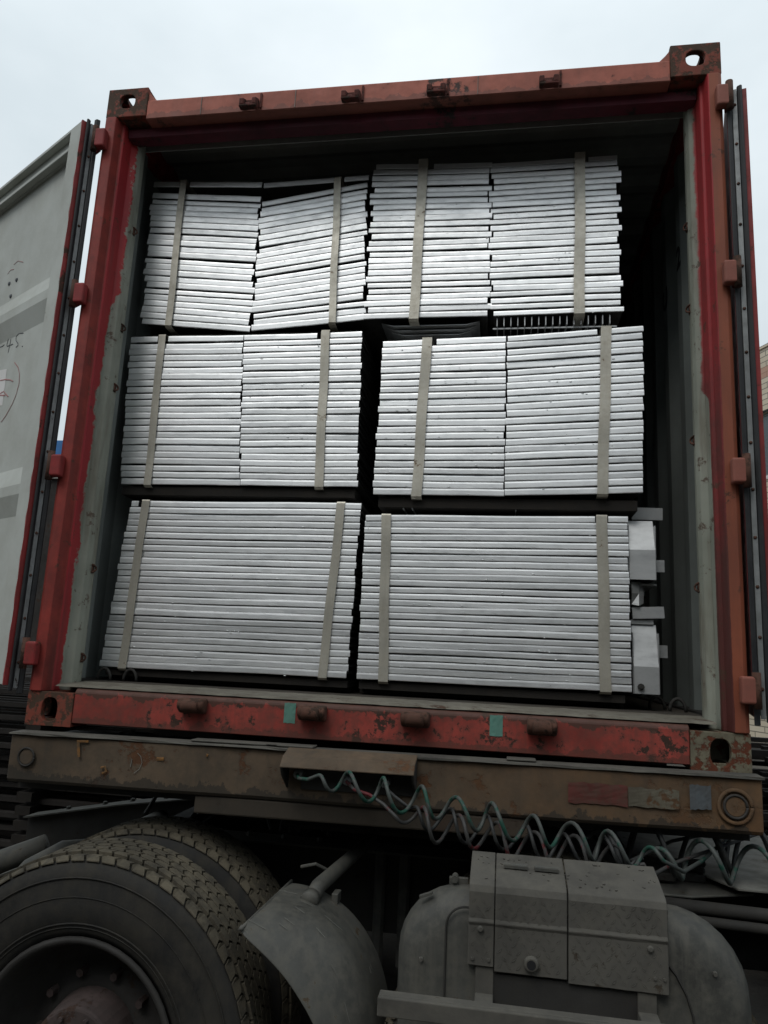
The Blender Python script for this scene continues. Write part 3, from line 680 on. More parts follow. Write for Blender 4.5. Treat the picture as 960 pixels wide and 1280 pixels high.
def e_right(i, n, zl, zr):
    if i >= n - 1: return 3.702, 3.714
    t = i / (n - 1); b = .040 + .026 * math.sin(math.pi * min(1, t * 1.3) * .62); zz = lerp(3.024, 3.640, t); return zz, zz + b
column(t1, (-1.120, 3.077), (-.622, 3.021), (-1.143, 3.764), (-.628, 3.728), 23, YF, .010, .004, (-.99,), .10, e_left)
column(t1, (-.612, 3.021), (-.128, 3.06), (-.620, 3.728), (-.150, 3.728), 23, YF, .008, .004, (-.28,), .10, e_right)
strap(t1, (-.985, 3.055), (-.990, 3.755), YF - .006, .030); strap(t1, (-.262, 3.050), (-.277, 3.725), YF - .006, .030)
bearers(t1, -1.10, -.14, 3.019, 3.023, YF, (), 'wood')
t2 = bundle('top right bundle of two bright columns standing higher than its neighbour', .39, 3.06)
column(t2, (-.122, 3.063), (.386, 3.067), (-.122, 3.786), (.374, 3.764), 26, YF - .004, .011, .002, (.105,), .07)
column(t2, (.392, 3.067), (.898, 3.072), (.380, 3.764), (.894, 3.770), 26, YF - .002, .011, .002, (.755,), .07)
strap(t2, (.080, 3.055), (.093, 3.786), YF - .010, .040); strap(t2, (.737, 3.060), (.742, 3.774), YF - .010, .042)
# undersides of the top right bundle: folded tray left, comb of grating bars right
for k, (z, x0, x1) in enumerate(((3.052, -.06, .345), (3.040, -.04, .33), (3.028, -.02, .31))):
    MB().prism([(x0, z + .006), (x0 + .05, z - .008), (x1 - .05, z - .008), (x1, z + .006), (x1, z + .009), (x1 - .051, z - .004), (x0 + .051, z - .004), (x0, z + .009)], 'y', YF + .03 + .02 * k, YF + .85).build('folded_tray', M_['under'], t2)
for k in range(17):
    x = .415 + k * .0275
    MB().bb(x, x + .0035, YF + .012, YF + .85, 3.028 + jit(.002), 3.064).build('grating_bar', M_['galv2'], t2)
for k, y in enumerate((.03, .30, .60)): MB().bb(.40, .885, YF + y, YF + y + .004, 3.022, 3.0275).build('cross_rod', M_['galv2'], t2)
for x in (.065, .10, .50): MB().bb(x, x + .004, YF + .02, YF + .5, 2.27, 2.318).build('grating_bar', M_['galv2'], m2)

# runs and beads of zinc left on the panel edges
for root, x0, x1, z0, z1, yf, cnt, pit, zb in ((b1, -1.05, -.13, 1.61, 2.28, YF, 60, 26, 1.606), (b2, -.07, .89, 1.62, 2.24, YF, 75, 25, 1.612), (m1, -1.12, -.14, 2.36, 3.0, YF, 50, 23, 2.353), (m2, -.04, .96, 2.33, 2.97, YF - .007, 85, 23, 2.322), (t2, -.11, .88, 3.07, 3.74, YF - .004, 30, 26, 3.065)):
    bd = MB()
    for k in range(cnt):
        row = random.randrange(pit - 2); x = random.uniform(x0, x1); z = zb + (z1 - z0 + .02) * row / pit + (.004 if x > 0 and root in (m2, b2) else 0) + random.choice((.001, .003, .024)) * 1.0
        bmesh.ops.create_icosphere(bd.bm, subdivisions=1, radius=1, matrix=Matrix.Translation((x, yf - .001, z)) @ Matrix.Diagonal((random.uniform(.002, .007), .0018, random.uniform(.0010, .0020), 1)))
    bd.build('zinc_beads', M_['galv'], root, True)['kind'] = 'stuff'
# second row of bundles deeper in the container, only their dark upper ends show
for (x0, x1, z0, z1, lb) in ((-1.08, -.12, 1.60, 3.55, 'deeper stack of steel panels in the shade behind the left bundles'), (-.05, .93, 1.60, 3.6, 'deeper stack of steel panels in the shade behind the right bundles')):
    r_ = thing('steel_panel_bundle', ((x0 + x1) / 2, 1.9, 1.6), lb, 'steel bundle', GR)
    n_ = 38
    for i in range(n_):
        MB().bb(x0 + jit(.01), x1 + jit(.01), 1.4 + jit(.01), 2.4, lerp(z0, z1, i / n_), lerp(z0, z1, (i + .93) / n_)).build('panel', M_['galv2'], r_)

# loose brackets in the gap at the right of the bottom bundle
GB = 'galvanised brackets tucked beside the bottom right bundle'
def bracket(label, z, x, d, w=.098, h0=.10, h1=.115, bolt=False, tip=.02, split=.5):
    r_ = thing('steel_bracket', (x, YF + .05, z), label, 'bracket', GB)
    y = YF + .015; zm = z + h0
    o = MB().sheet([[(x, y, z), (x + w, y, z)], [(x, y + .002, zm), (x + w, y + .002, zm)], [(x, y + .045, zm + h1), (x + w, y + .045, zm + h1)], [(x, y + .5, zm + h1 + .01), (x + w, y + .5, zm + h1 + .01)]]).build('folded_face', M_['galv3'], r_, solid=.004)
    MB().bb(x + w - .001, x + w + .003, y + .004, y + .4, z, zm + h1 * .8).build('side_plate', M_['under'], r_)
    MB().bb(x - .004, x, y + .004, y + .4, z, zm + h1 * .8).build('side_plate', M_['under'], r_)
    MB().bb(x + w + .004, x + w + .04, y + .045, y + .05, zm + tip, zm + tip + .045).bb(x + w + .0045, x + w + .009, y + .05, y + .2, zm + tip - .03, zm + tip + .045).build('tab', M_['galv2'], r_)
    if bolt:
        MB().cyl((x + .022, y - .012, z + .024), (x + .022, y + .002, z + .024), .012, n=8).cyl((x + .022, y - .018, z + .024), (x + .022, y - .010, z + .024), .006, n=8).build('bolt', M_['dark'], r_)
    return r_
bracket('upper folded galvanised bracket beside the bottom right bundle', 2.020, .918, .1, .092, .110, .115, tip=-.075)
bracket('lower folded galvanised bracket with a dark bolt at its foot', 1.612, .928, .1, .086, .095, .150, True, tip=.035)
r_ = thing('steel_flat_bar', (.97, YF, 1.9), 'short galvanised flat bar between the two folded brackets', 'steel bar', GB)
MB().box((.985, YF + .04, 1.902), (.112, .004, .042), Matrix.Rotation(R(-3), 3, 'Y')).build('flat_bar', M_['galv3'], r_)
MB().bb(.925, 1.005, YF + .05, YF + .054, 1.860, 1.876).build('flat_bar', M_['galv2'], r_)
r_ = thing('steel_flat_bar', (1.0, YF, 2.3), 'dull flat bar sticking out above the upper bracket', 'steel bar', GB)
MB().box((1.01, YF + .16, 2.295), (.115, .004, .048), Matrix.Rotation(R(1), 3, 'Y')).build('flat_bar', M_['galv2'], r_)
r_ = thing('steel_offcut', (.95, YF, 1.97), 'crumpled galvanised offcut under the upper folded bracket', 'steel offcut', GB)
MB().sheet([[(.925, YF + .03, 1.93), (.950, YF + .025, 1.925), (.968, YF + .04, 1.935)], [(.925, YF + .02, 1.97), (.952, YF + .035, 1.97), (.972, YF + .05, 1.975)], [(.925, YF + .03, 2.012), (.958, YF + .05, 2.014), (.970, YF + .07, 2.012)]]).build('bent_sheet', M_['galv2'], r_, solid=.003)
MB().bb(.925, 1.02, YF + .06, YF + .3, 2.003, 2.010).build('bent_sheet', M_['galv2'], r_); MB().bb(.925, .99, YF + .05, YF + .3, 1.915, 1.918).build('bent_sheet', M_['under'], r_)

# ================================================================== TRAILER CHASSIS
tr = thing('trailer_chassis', (0, 3, GZ), 'muddy brown trailer chassis carrying the red container', 'trailer')
def shear(o_mb, k=.0085):
    for v in o_mb.bm.verts: v.co.z += k * v.co.x
    return o_mb
bz0, bz1 = 1.228, 1.392
bm_ = MB()
prf = [(-.080, bz0 + .012), (-.082, bz1 - .012), (-.080, bz1 - .006), (-.012, bz1 - .006), (-.012, bz0), (-.072, bz0)]
nx = 24; rows = []
for i in range(nx + 1):
    x = -1.205 + 2.425 * i / nx; dy = .004 * math.sin(i * .9); rows.append([(x, y + (dy if y < -.06 else 0), z) for y, z in prf])
V = [[bm_.bm.verts.new(p) for p in r0] for r0 in rows]
for A, B in zip(V, V[1:]):
    for j in range(len(prf)): bm_.bm.faces.new((A[j], A[(j + 1) % len(prf)], B[(j + 1) % len(prf)], B[j]))
bm_.bm.faces.new(V[0][::-1]); bm_.bm.faces.new(V[-1])
shear(bm_).build('bolster', M_['beam'], tr, bev=.003)
fl = MB().sheet([[(-1.21 + 2.435 * i / 40, y + (jit(.002) if y < -.08 else 0), z + (jit(.0012) if y < -.08 else 0)) for i in range(41)] for y, z in ((-.012, bz1), (-.088, bz1), (-.089, bz1 - .005))])
shear(fl).build('top_flange', M_['mud'], tr, solid=.004)
shear(MB().bb(-.53, .55, -.066, -.014, 1.170, bz0 - .001)).build('lower_beam', M_['beam'], tr, bev=.006, seg=2)
shear(MB().bb(-1.2, 1.2, -.010, .30, 1.20, 1.366)).build('bolster_box', M_['dark'], tr)
# shim plates lying on the flange under the sill
for x, w_ in ((-.56, .30), (-.30, .16), (.48, .09)):
    shear(MB().bb(x, x + w_, -.070, -.013, bz1 + .0035, bz1 + .0095)).build('shim_plate', M_['mud'], tr, bev=.002)
for x, z, r0 in ((-1.138, 1.314, .027), (1.143, 1.306, .030)):
    a = MB(); a.cyl((x, -.081, z + .0085 * x), (x, -.0865, z + .0085 * x), r0, r0 * .97, 28); a.build('twist_lock_cap', M_['beam'], tr, bev=.003)
    pts = [(x + (r0 + .002) * math.cos(k * math.pi / 16), -.086, z + .0085 * x + (r0 + .002) * math.sin(k * math.pi / 16)) for k in range(33)]
    MB().tube(pts, .0040, 6).build('cap_ring', M_['ring'], tr, True)
    if x > 0:
        pts = [(x + .046 * math.cos(k * math.pi / 16), -.0835, z + .0085 * x + .046 * math.sin(k * math.pi / 16)) for k in range(33)]
        MB().tube(pts, .006, 6, flat=.5).build('cap_ring', M_['beam'], tr, True)
def decal(x0, x1, z0, z1, mat, name, lab=None):
    n = 8; o = shear(MB().sheet([[(lerp(x0, x1, i / n), -.0885 + jit(.0004), lerp(z0, z1, j / n) + (jit(.003) if j in (0, n) else 0)) for i in range(n + 1)] for j in range(n + 1)])).build(name, M_[mat], tr)
    if lab: o['label'] = lab
decal(.665, .838, 1.287, 1.347, 'redtape', 'reflector_tape', 'faded red strip of reflector tape')
decal(.840, .985, 1.289, 1.343, 'whitetape', 'reflector_tape', 'dirt covered pale strip of reflector tape')
decal(1.015, 1.075, 1.292, 1.362, 'bluetape', 'label_plate', 'square grey blue label')
def mark(pts, r, mat): shear(MB().tube([(x, -.087, z) for x, z in pts], r, 5, flat=.35)).build('paint_mark', M_[mat], tr)
mark([(-.957, 1.375), (-.915, 1.377)], .004, 'rustyellow'); mark([(-.952, 1.373), (-.948, 1.345), (-.944, 1.325)], .0055, 'rustyellow')
mark([(-.86, 1.295), (-.845, 1.30), (-.84, 1.285), (-.853, 1.278)], .004, 'rustyellow'); mark([(-.665, 1.335), (-.64, 1.336)], .006, 'rustyellow'); mark([(-.495, 1.358), (-.488, 1.356)], .005, 'rustyellow')
mark([(-.755, 1.305), (-.752, 1.33)], .0014, 'chalk'); mark([(-.74, 1.285), (-.722, 1.30), (-.715, 1.32), (-.722, 1.34), (-.735, 1.35)], .0012, 'chalk')
# gladhand box with hood
hx0, hx1 = -.218, .203; hb_ = MB()
hb_.prism([(-.083, 1.398), (-.150, 1.378), (-.176, 1.348), (-.172, 1.346), (-.146, 1.372), (-.083, 1.390)], 'x', hx0, hx1)
shear(hb_).build('socket_hood', M_['beam'], tr, bev=.003)
sb = MB()
for xa, s_ in ((hx0, 1), (hx1, -1)):
    sb.prism([(-.083, 1.389), (-.146, 1.371), (-.172, 1.345), (-.150, 1.318), (-.10, 1.285), (-.083, 1.272)], 'x', xa, xa + s_ * .008)
sb.bb(hx0 + .05, hx1, -.092, -.085, 1.272, 1.36)
shear(sb).build('socket_box', M_['dark'], tr, bev=.002)
for x in (-.17, -.01, .11):
    shear(MB().cyl((x, -.092, 1.328 - .01 * (x > -.1)), (x, -.135, 1.322 - .01 * (x > -.1)), .017, .013, 12)).build('air_coupling', M_['retainer'], tr, True)
# gooseneck rails, cross members, legs, axles
for x in (-.48, .48): MB().bb(x - .07, x + .07, .31, 11.6, 1.08, 1.39).build('main_rail', M_['dark'], tr)
for k in range(12): MB().bb(-1.15, 1.15, .9 + k * .95, 1.0 + k * .95, 1.2, 1.385).build('cross_member', M_['dark'], tr)
MB().bb(-.9, .9, .5, 1.9, 1.14, 1.19).build('coupling_plate', M_['dark'], tr)
for sx_ in (-1, 1):
    MB().bb(sx_ * .75 - .07, sx_ * .75 + .07, 3.4, 3.54, .35, 1.3).bb(sx_ * .75 - .15, sx_ * .75 + .15, 3.35, 3.6, .28, .35).build('landing_leg', M_['dark'], tr)
def rev_tyre(cx, cy, cz, r, wdt, axis='y'):
    prof_ = [(-wdt * .36, r * .57), (-wdt * .47, r * .62), (-wdt * .5, r * .76), (-wdt * .47, r * .90), (-wdt * .44, r * .965), (-wdt * .36, r * .985), (0, r * .992), (wdt * .36, r * .985), (wdt * .44, r * .965), (wdt * .47, r * .9), (wdt * .5, r * .76), (wdt * .47, r * .62), (wdt * .36, r * .57)]
    m = MB(); n = 64; rr = []
    for k in range(n):
        a = 2 * math.pi * k / n; rr.append([m.bm.verts.new((cx + q * math.cos(a), cy + w_, cz + q * math.sin(a)) if axis == 'y' else (cx + w_, cy + q * math.cos(a), cz + q * math.sin(a))) for w_, q in prof_])
    for k in range(n):
        A, B = rr[k], rr[(k + 1) % n]
        for j in range(len(prof_) - 1): m.bm.faces.new((A[j], A[j + 1], B[j + 1], B[j]))
    return m
for y in (8.2, 9.5, 10.8):
    for sx_ in (-1, 1):
        w_ = rev_tyre(sx_ * .98, y, GZ + .5, .5, .5, 'x').build('wheel', M_['tyre'], tr, True)
        MB().cyl((sx_ * .8, y, GZ + .5), (sx_ * 1.16, y, GZ + .5), .27, n=24).build('rim', M_['rim'], w_, True)

# ================================================================== COILED AIR HOSES
def axis_pt(pts, s):
    """piecewise-linear polyline at parameter s in [0,1]"""
    L = [(Vector(pts[i + 1]) - Vector(pts[i])).length for i in range(len(pts) - 1)]; T = sum(L); d = s * T
    for i, l in enumerate(L):
        if d <= l or i == len(L) - 1: return Vector(pts[i]).lerp(Vector(pts[i + 1]), min(1, d / l))
        d -= l
def coil(label, start, axis, turns, rad, r, mat, end, phase=0, name='coiled_air_hose', seg=18, group='coiled hoses between the trailer and the tractor'):
    n = int(turns * seg); pts = []
    L = [(Vector(axis[i + 1]) - Vector(axis[i])).length for i in range(len(axis) - 1)]
    for k in range(n + 1):
        s = k / n; c = axis_pt(axis, s); a = phase + 2 * math.pi * turns * s
        fade = min(1, s * turns * 1.3 + .15, (1 - s) * turns * 1.3 + .15)
        wob = 1 + .12 * math.sin(s * 23 + phase)
        pts.append(c + Vector((0, math.cos(a), math.sin(a))) * rad * fade * wob + Vector((.006 * math.sin(s * 40 + phase), 0, 0)))
    pts = [Vector(p) for p in start] + pts + [Vector(p) for p in end]
    o = MB().tube(pts, r, 8).build(name, M_[mat], None, True); tag(o, label, 'hose', group); return o
GS = 'hose'
coil('green coiled air hose hanging from the left coupling in front of the beam', [(-.17, -.135, 1.321), (-.155, -.165, 1.315), (-.12, -.19, 1.318)],
     [(-.09, -.20, 1.328), (.20, -.215, 1.290), (.50, -.235, 1.245), (.92, -.235, 1.185)], 9.3, .040, .0058, 'hosegreen', [(.97, -.19, 1.15), (1.05, -.05, 1.15), (1.2, .2, 1.18)], math.pi * .6)
coil('red and grey coiled air hose hanging lower from the middle coupling', [(-.01, -.135, 1.312), (.02, -.165, 1.295), (.07, -.175, 1.285), (.115, -.18, 1.262)],
     [(.16, -.195, 1.236), (.40, -.21, 1.203), (.62, -.22, 1.182), (.86, -.22, 1.168)], 6.4, .042, .0056, 'hosered', [(.88, -.19, 1.13), (.97, -.06, 1.14), (1.3, .2, 1.2)], 3.6)
coil('dusty grey coiled hose woven between the green and the red hose', [(.11, -.135, 1.312), (.125, -.165, 1.30), (.15, -.18, 1.285)],
     [(.19, -.17, 1.248), (.42, -.18, 1.208), (.62, -.19, 1.186), (.86, -.19, 1.170)], 6.0, .041, .0054, 'hoseblack', [(.84, -.12, 1.15), (1.0, .1, 1.17), (1.3, .3, 1.2)], .8)
for k, (lb, ax, tn, ra, mt_, ph) in enumerate((
    ('black coiled cable bunched behind the right end of the green hose', [(.72, .00, 1.170), (.95, .03, 1.160), (1.20, .07, 1.165), (1.60, .2, 1.17), (2.2, .45, 1.26), (2.68, .6, 1.5)], 13, .074, 'hoseblack', 0),
    ('second black coiled cable running under the right end of the beam', [(.78, .08, 1.155), (1.02, .10, 1.150), (1.35, .18, 1.16), (1.8, .3, 1.15), (2.25, .55, 1.25), (2.68, .75, 1.5)], 13, .080, 'hoseblack', 2),
    ('dark green coiled hose leaving the frame under the beam end', [(.90, -.08, 1.165), (1.08, -.06, 1.150), (1.30, .0, 1.15), (1.7, .2, 1.17), (2.2, .38, 1.25), (2.68, .5, 1.5)], 13, .056, 'hosegreen', 1))):
    coil(lb, [], ax, tn, ra, .0072, mt_, [], ph)

# ================================================================== TRACTOR TRUCK (standing across, under the front of the trailer)
tk_ = thing('tractor_truck', (.3, .85, GZ), 'dirty dark tractor truck standing crosswise under the front of the trailer', 'truck')
def wheel(cx, yo, R_=.512, W_=.275, face=True):
    cz = .585; yc = yo + W_ / 2
    t_ = rev_tyre(cx, yc, cz, R_ - .006, W_).build('wheel', M_['tyre'], tk_, True)
    # raised rings and ribs on the sidewall
    rg = MB()
    for rr_, th_ in ((.455, .0022), (.405, .0014), (.335, .0026), (.325, .0014)):
        dy = W_ * (.485 if rr_ > .44 else .5 if rr_ > .36 else .485)
        pts = [(cx + rr_ * math.cos(k * math.pi / 40), yc - dy + .001, cz + rr_ * math.sin(k * math.pi / 40)) for k in range(81)]
        rg.tube(pts, th_, 5)
    rg.build('sidewall_ring', M_['tyre'], t_, True)
    # tread: five zigzag rows of blocks, one joined mesh
    tb = MB(); rowsN = 7; pitch = 66; tw = W_ * .88
    for r_i in range(rowsN):
        ya = -tw / 2 + tw * r_i / rowsN; yb = ya + tw / rowsN
        sh_ = (r_i % 2) * .5 + .12 * (r_i % 3)
        for k in range(pitch):
            a0 = 2 * math.pi * (k + sh_ + .07) / pitch; a1 = 2 * math.pi * (k + sh_ + .90) / pitch; am = (a0 + a1) / 2; da = 2 * math.pi / pitch * .20
            drop = .0 if 0 < r_i < rowsN - 1 else .007
            ro = R_ + .004 - drop; ri = R_ - .016
            gy = .0024
            P = [(a0, ya + gy), (a0 + da, (ya + yb) / 2), (a0, yb - gy), (a1, yb - gy), (a1 + da, (ya + yb) / 2), (a1, ya + gy)]
            # outer shoulder rounds over
            def rr__(y): return ro - (.010 if abs(y) > tw / 2 - .006 else 0)
            top = [tb.bm.verts.new((cx + rr__(y) * math.cos(a), yc + y, cz + rr__(y) * math.sin(a))) for a, y in P]
            bot = [tb.bm.verts.new((cx + ri * math.cos(a), yc + y, cz + ri * math.sin(a))) for a, y in P]
            tb.bm.faces.new(top)
            for j in range(6): tb.bm.faces.new((top[j], bot[j], bot[(j + 1) % 6], top[(j + 1) % 6]))
    tb.build('tread', M_['tread'], t_)
    # rim: dished disc with hub
    if face:
        m = MB(); n = 48; pr = [(yo + .012, .300), (yo + .004, .292), (yo + .010, .283), (yo + .03, .276), (yo + .10, .262), (yo + .15, .245), (yo + .165, .20), (yo + .14, .155), (yo + .125, .12)]
        rr = [[m.bm.verts.new((cx + q * math.cos(2 * math.pi * k / n), y, cz + q * math.sin(2 * math.pi * k / n))) for y, q in pr] for k in range(n)]
        for k in range(n):
            A, B = rr[k], rr[(k + 1) % n]
            for j in range(len(pr) - 1): m.bm.faces.new((A[j], A[j + 1], B[j + 1], B[j]))
        m.build('rim', M_['rim'], t_, True, solid=.004)
        h = MB().cyl((cx, yo + .16, cz), (cx, yo + .015, cz), .135, .118, 32).cyl((cx, yo + .014, cz), (cx, yo - .01, cz), .075, .065, 24)
        h.build('hub', M_['hub'], t_, bev=.008, seg=2)
        for k in range(10):
            a = 2 * math.pi * k / 10; x = cx + .172 * math.cos(a); z = cz + .172 * math.sin(a)
            MB().cyl((x, yo + .155, z), (x, yo + .115, z), .014, .012, 6).build('wheel_nut', M_['hub'], t_)
        for k in range(8):
            a = 2 * math.pi * (k + .5) / 8; x = cx + .095 * math.cos(a); z = cz + .095 * math.sin(a)
            MB().cyl((x, yo + .016, z), (x, yo + .004, z), .008, .007, 6).build('wheel_nut', M_['hub'], t_)
    return t_
for cx in (-.69, .66):
    wheel(cx, -.405); wheel(cx, -.055, face=False)
    wheel(cx, 1.50, face=False); wheel(cx, 1.85, face=False)
    MB().cyl((cx, -.2, .585), (cx, 2.0, .585), .07).build('axle', M_['dark'], tk_)
    MB().box((cx, .85, .585), (.45, .42, .42)).build('differential', M_['dark'], tk_, bev=.12, seg=4)
wheel(4.3, -.25)
# frame rails with sloping tails
for y, nm in ((.42, 0), (1.24, 1)):
    zt = [(-1.95, .57), (-1.14, .925), (-.80, .985), (5.2, 1.0)] if not nm else [(-1.95, .80), (-1.45, .896), (-1.05, .956), (5.2, 1.0)]
    poly = zt + [(5.2, .74), (-1.0, .70), (-1.95, .40)]
    MB().prism(poly, 'y', y, y + .010).build('frame_rail', M_['dark'], tk_)
    MB().sheet([[(x, yy, z + .002) for x, z in zt] for yy in (y - .045, y + .085)]).build('rail_flange', M_['fender'], tk_, solid=.007)
    k = 0
    for x in [-1.75, -1.55, -1.4, -1.22, -1.12, -.98, -.86, -.74, -.62, -.50, -.36, -.22, -.05]:
        z = 1.0
        for (xa, za), (xb, zb) in zip(zt, zt[1:]):
            if xa <= x <= xb: z = za + (zb - za) * (x - xa) / (xb - xa)
        MB().cyl((x, y + .035, z + .004), (x, y + .035, z + .020), .013, .011, 6).build('frame_bolt', M_['frame'], tk_)
# cross tubes and brackets at the tail, suspension clutter
MB().tube([(-1.62, .24, .745), (-1.42, .29, .86), (-1.28, .34, .915)], .042, 14).cyl((-1.30, .36, .79), (-1.22, 1.3, .84), .050).build('cross_tube', M_['frame'], tk_, True)
MB().tube([(-1.40, .12, .64), (-1.30, .13, .78), (-1.22, .15, .885), (-1.12, .19, .945), (-1.02, .32, .935)], .034, 14).tube([(-1.345, .125, .715), (-1.325, .127, .745)], .041, 14).build('cross_tube', M_['frame'], tk_, True)
MB().tube([(-1.12, .22, .90), (-1.04, .18, .955), (-.95, .22, .965), (-.86, .36, .95)], .014).build('air_pipe', M_['frame'], tk_, True)
MB().tube([(-.80, .9, 1.02), (-.66, .75, 1.05), (-.55, .85, 1.06), (-.40, .7, 1.07), (-.3, .8, 1.05)], .014).build('air_pipe', M_['frame'], tk_, True)
MB().box((-.62, .80, 1.03), (.16, .1, .07)).cyl((-.72, .80, 1.04), (-.5, .80, 1.07), .025).build('brake_valve', M_['frame'], tk_, bev=.01)
for k, x in enumerate((-.42, -.38, -.34, -.22)): MB().tube([(x, .6, .98), (x - .02, .75, 1.10), (x + .05, .95, 1.16)], .006).build('air_pipe', M_['frame'], tk_)
MB().bb(-.35, .55, .35, 1.45, 1.052, 1.085).build('fifth_wheel', M_['dark'], tk_, bev=.02)
for x in (-.9, -.35, .1, .35): MB().bb(x - .04, x + .04, .43, 1.24, .76, .975).build('frame_cross_member', M_['dark'], tk_)
MB().bb(-1.2, 1.3, .40, .47, .34, .50).build('leaf_spring', M_['dark'], tk_, bev=.02)
for x in (.03, .12): MB().bb(x - .02, x + .02, .38, .41, .60, 1.0).build('torque_bracket', M_['frame'], tk_, bev=.01)
# mudguard quarter between the axles
near = [(-.232, .958), (-.175, .922), (-.100, .868), (-.045, .808), (.010, .735), (.050, .640), (.075, .52)]
far = [(-.190, .992), (-.110, .988), (-.030, .960), (.045, .905), (.100, .830), (.140, .735), (.160, .60)]
mg = []
for j in range(11):
    t = j / 10; row = []
    for (xa, za), (xb, zb) in zip(near, far):
        y = lerp(-.43, -.085, t); q = math.sin(math.pi * min(1, t * 2.2) / 2)
        row.append((lerp(xa, xb, q), y, lerp(za, zb, q)))
    mg.append(row)
g_ = MB().sheet(mg).build('mudguard', M_['fender'], tk_, True, solid=.006)
sub = g_.modifiers.new('sub', 'SUBSURF'); sub.levels = 1; sub.render_levels = 2
sc_ = MB(); rs = random.Random(5)
for k in range(16):
    t = rs.uniform(.08, .75); q = math.sin(math.pi * min(1, t * 2.2) / 2); a0 = rs.randrange(0, 5); a1 = rs.uniform(.15, .8); dt = rs.uniform(-.03, .03); P = []
    for m_ in range(4):
        f = a0 + a1 * m_ / 3; i_ = min(int(f), 5); u = f - i_
        A = (lerp(near[i_][0], far[i_][0], q), lerp(near[i_][1], far[i_][1], q)); B = (lerp(near[i_ + 1][0], far[i_ + 1][0], q), lerp(near[i_ + 1][1], far[i_ + 1][1], q))
        P.append((lerp(A[0], B[0], u) + .0030, lerp(-.43, -.085, t + dt * m_ / 3), lerp(A[1], B[1], u) + .0028))
    sc_.tube(P, .0006, 4)
sc_.build('scratch_marks', M_['deck'], g_)['kind'] = 'stuff'
MB().tube([(xa + .004, lerp(-.43, -.085, .05), za + .004) for xa, za in near], .008).build('mudguard_rim', M_['fender'], g_, True)
MB().tube([(lerp(-.232, -.19, j / 6) + .012, lerp(-.43, -.085, j / 6), lerp(.958, .992, j / 6) + .004) for j in range(7)], .005).build('mudguard_rim', M_['fender'], g_, True)
MB().tube([(-.085, -.19, .985), (-.078, -.14, 1.005), (-.04, .0, 1.03), (.0, .35, 1.04)], [.024, .024, .022, .022], 12).cyl((-.090, -.215, .980), (-.085, -.185, .987), .027).build('mudguard_bracket', M_['fender'], tk_, True)
MB().box((-.10, -.15, .968), (.07, .06, .008), Matrix.Rotation(R(20), 3, 'Y')).box((-.03, -.10, .968), (.02, .05, .03)).tube([(-.16, -.05, 1.03), (-.11, -.06, 1.045), (-.07, -.03, 1.02)], .006).build('bracket_clamp', M_['fender'], tk_, bev=.003)
# right mudguard with skirt, and the checker plate cover bridging it
def rounded(x0, x1, z0, z1, rl, rr, n=8):
    p = [(x0, z0)]
    for k in range(n + 1):
        a = math.pi - math.pi / 2 * k / n; p.append((x0 + rl + rl * math.cos(a), z1 - rl + rl * math.sin(a)))
    for k in range(n + 1):
        a = math.pi / 2 - math.pi / 2 * k / n; p.append((x1 - rr + rr * math.cos(a), z1 - rr + rr * math.sin(a)))
    p.append((x1, z0)); return p
def fender_body():
    m = MB(); layers = [(-.30, .02, 0), (-.35, .0, 0), (-.392, .010, 0), (-.418, .033, 0), (-.430, .072, 0), (-.432, .12, 0)]
    rings = []
    for y, ins, _ in layers:
        rl = max(.05, .17 - ins * .4); rr = max(.05, .21 - ins * .4)
        rings.append([(x, y, z) for x, z in rounded(.200 + ins, 1.085 - ins, .45, 1.108 - ins, rl, rr)])
    rings.insert(0, [(x, -.24, z - .25) for x, y, z in rings[0]])
    V = [[m.bm.verts.new(p) for p in r0] for r0 in rings]
    for A, B in zip(V, V[1:]):
        for j in range(len(A) - 1): m.bm.faces.new((A[j], A[j + 1], B[j + 1], B[j]))
    m.bm.faces.new(V[-1]); return m
fb = fender_body().build('mudguard', M_['fender'], tk_, True); 
e_ = MB()
for ins, rl in ((.090, .14),):
    pts = [(x, -.4345, z) for x, z in rounded(.330, .935, .46, 1.075, .05, .24)]; e_.tube(pts, .003, 5)
e_.build('mudguard_seam', M_['dark'], fb)
MB().box((.272, -.392, 1.083), (.035, .018, .006), Matrix.Rotation(R(-20), 3, 'Y')).box((.355, -.345, 1.112), (.05, .018, .018)).cyl((.345, -.365, 1.120), (.345, -.33, 1.120), .009).build('mudguard_clip', M_['fender'], fb)
def checker(x0, x1, zb, name, lab=None, edge=0):
    """folded mud-caked plate: sloping top, rounded fold, upright front, with lens studs"""
    m = MB(); pth = [(-.285, 1.176), (-.36, 1.160), (-.432, 1.142), (-.446, 1.134), (-.452, 1.120), (-.452, 1.058), (-.456, 1.050), (-.452, 1.042), (-.452, zb)]
    n = max(2, int((x1 - x0) / .03))
    m.sheet([[(lerp(x0, x1, i / n), y + jit(.0007), z + jit(.0007)) for i in range(n + 1)] for y, z in pth])
    o = m.build(name, M_['mud'], tk_, False, solid=.005, bev=.0015)
    s = MB(); k = 0
    z = zb + .015
    while z < 1.115:
        x = x0 + .012 + (.012 if k % 2 else 0)
        while x < x1 - .01:
            a = R(45 if (round((x - x0) / .024) + k) % 2 else -45)
            c, q = math.cos(a) * .009, math.sin(a) * .009
            v = [s.bm.verts.new((x + c, -.4546, z + q)), s.bm.verts.new((x - q * .25, -.4555, z + c * .25)), s.bm.verts.new((x - c, -.4546, z - q)), s.bm.verts.new((x + q * .25, -.4555, z - c * .25))]
            s.bm.faces.new(v); x += .024
        z += .017; k += 1
    st = s.build('plate_studs', M_['mud'], o, solid=.0008); st['kind'] = 'stuff'
    return o
checker(.388, .452, .948, 'cover_plate'); cl = checker(.4545, .632, .938, 'cover_door'); checker(.6355, .872, .930, 'cover_plate')
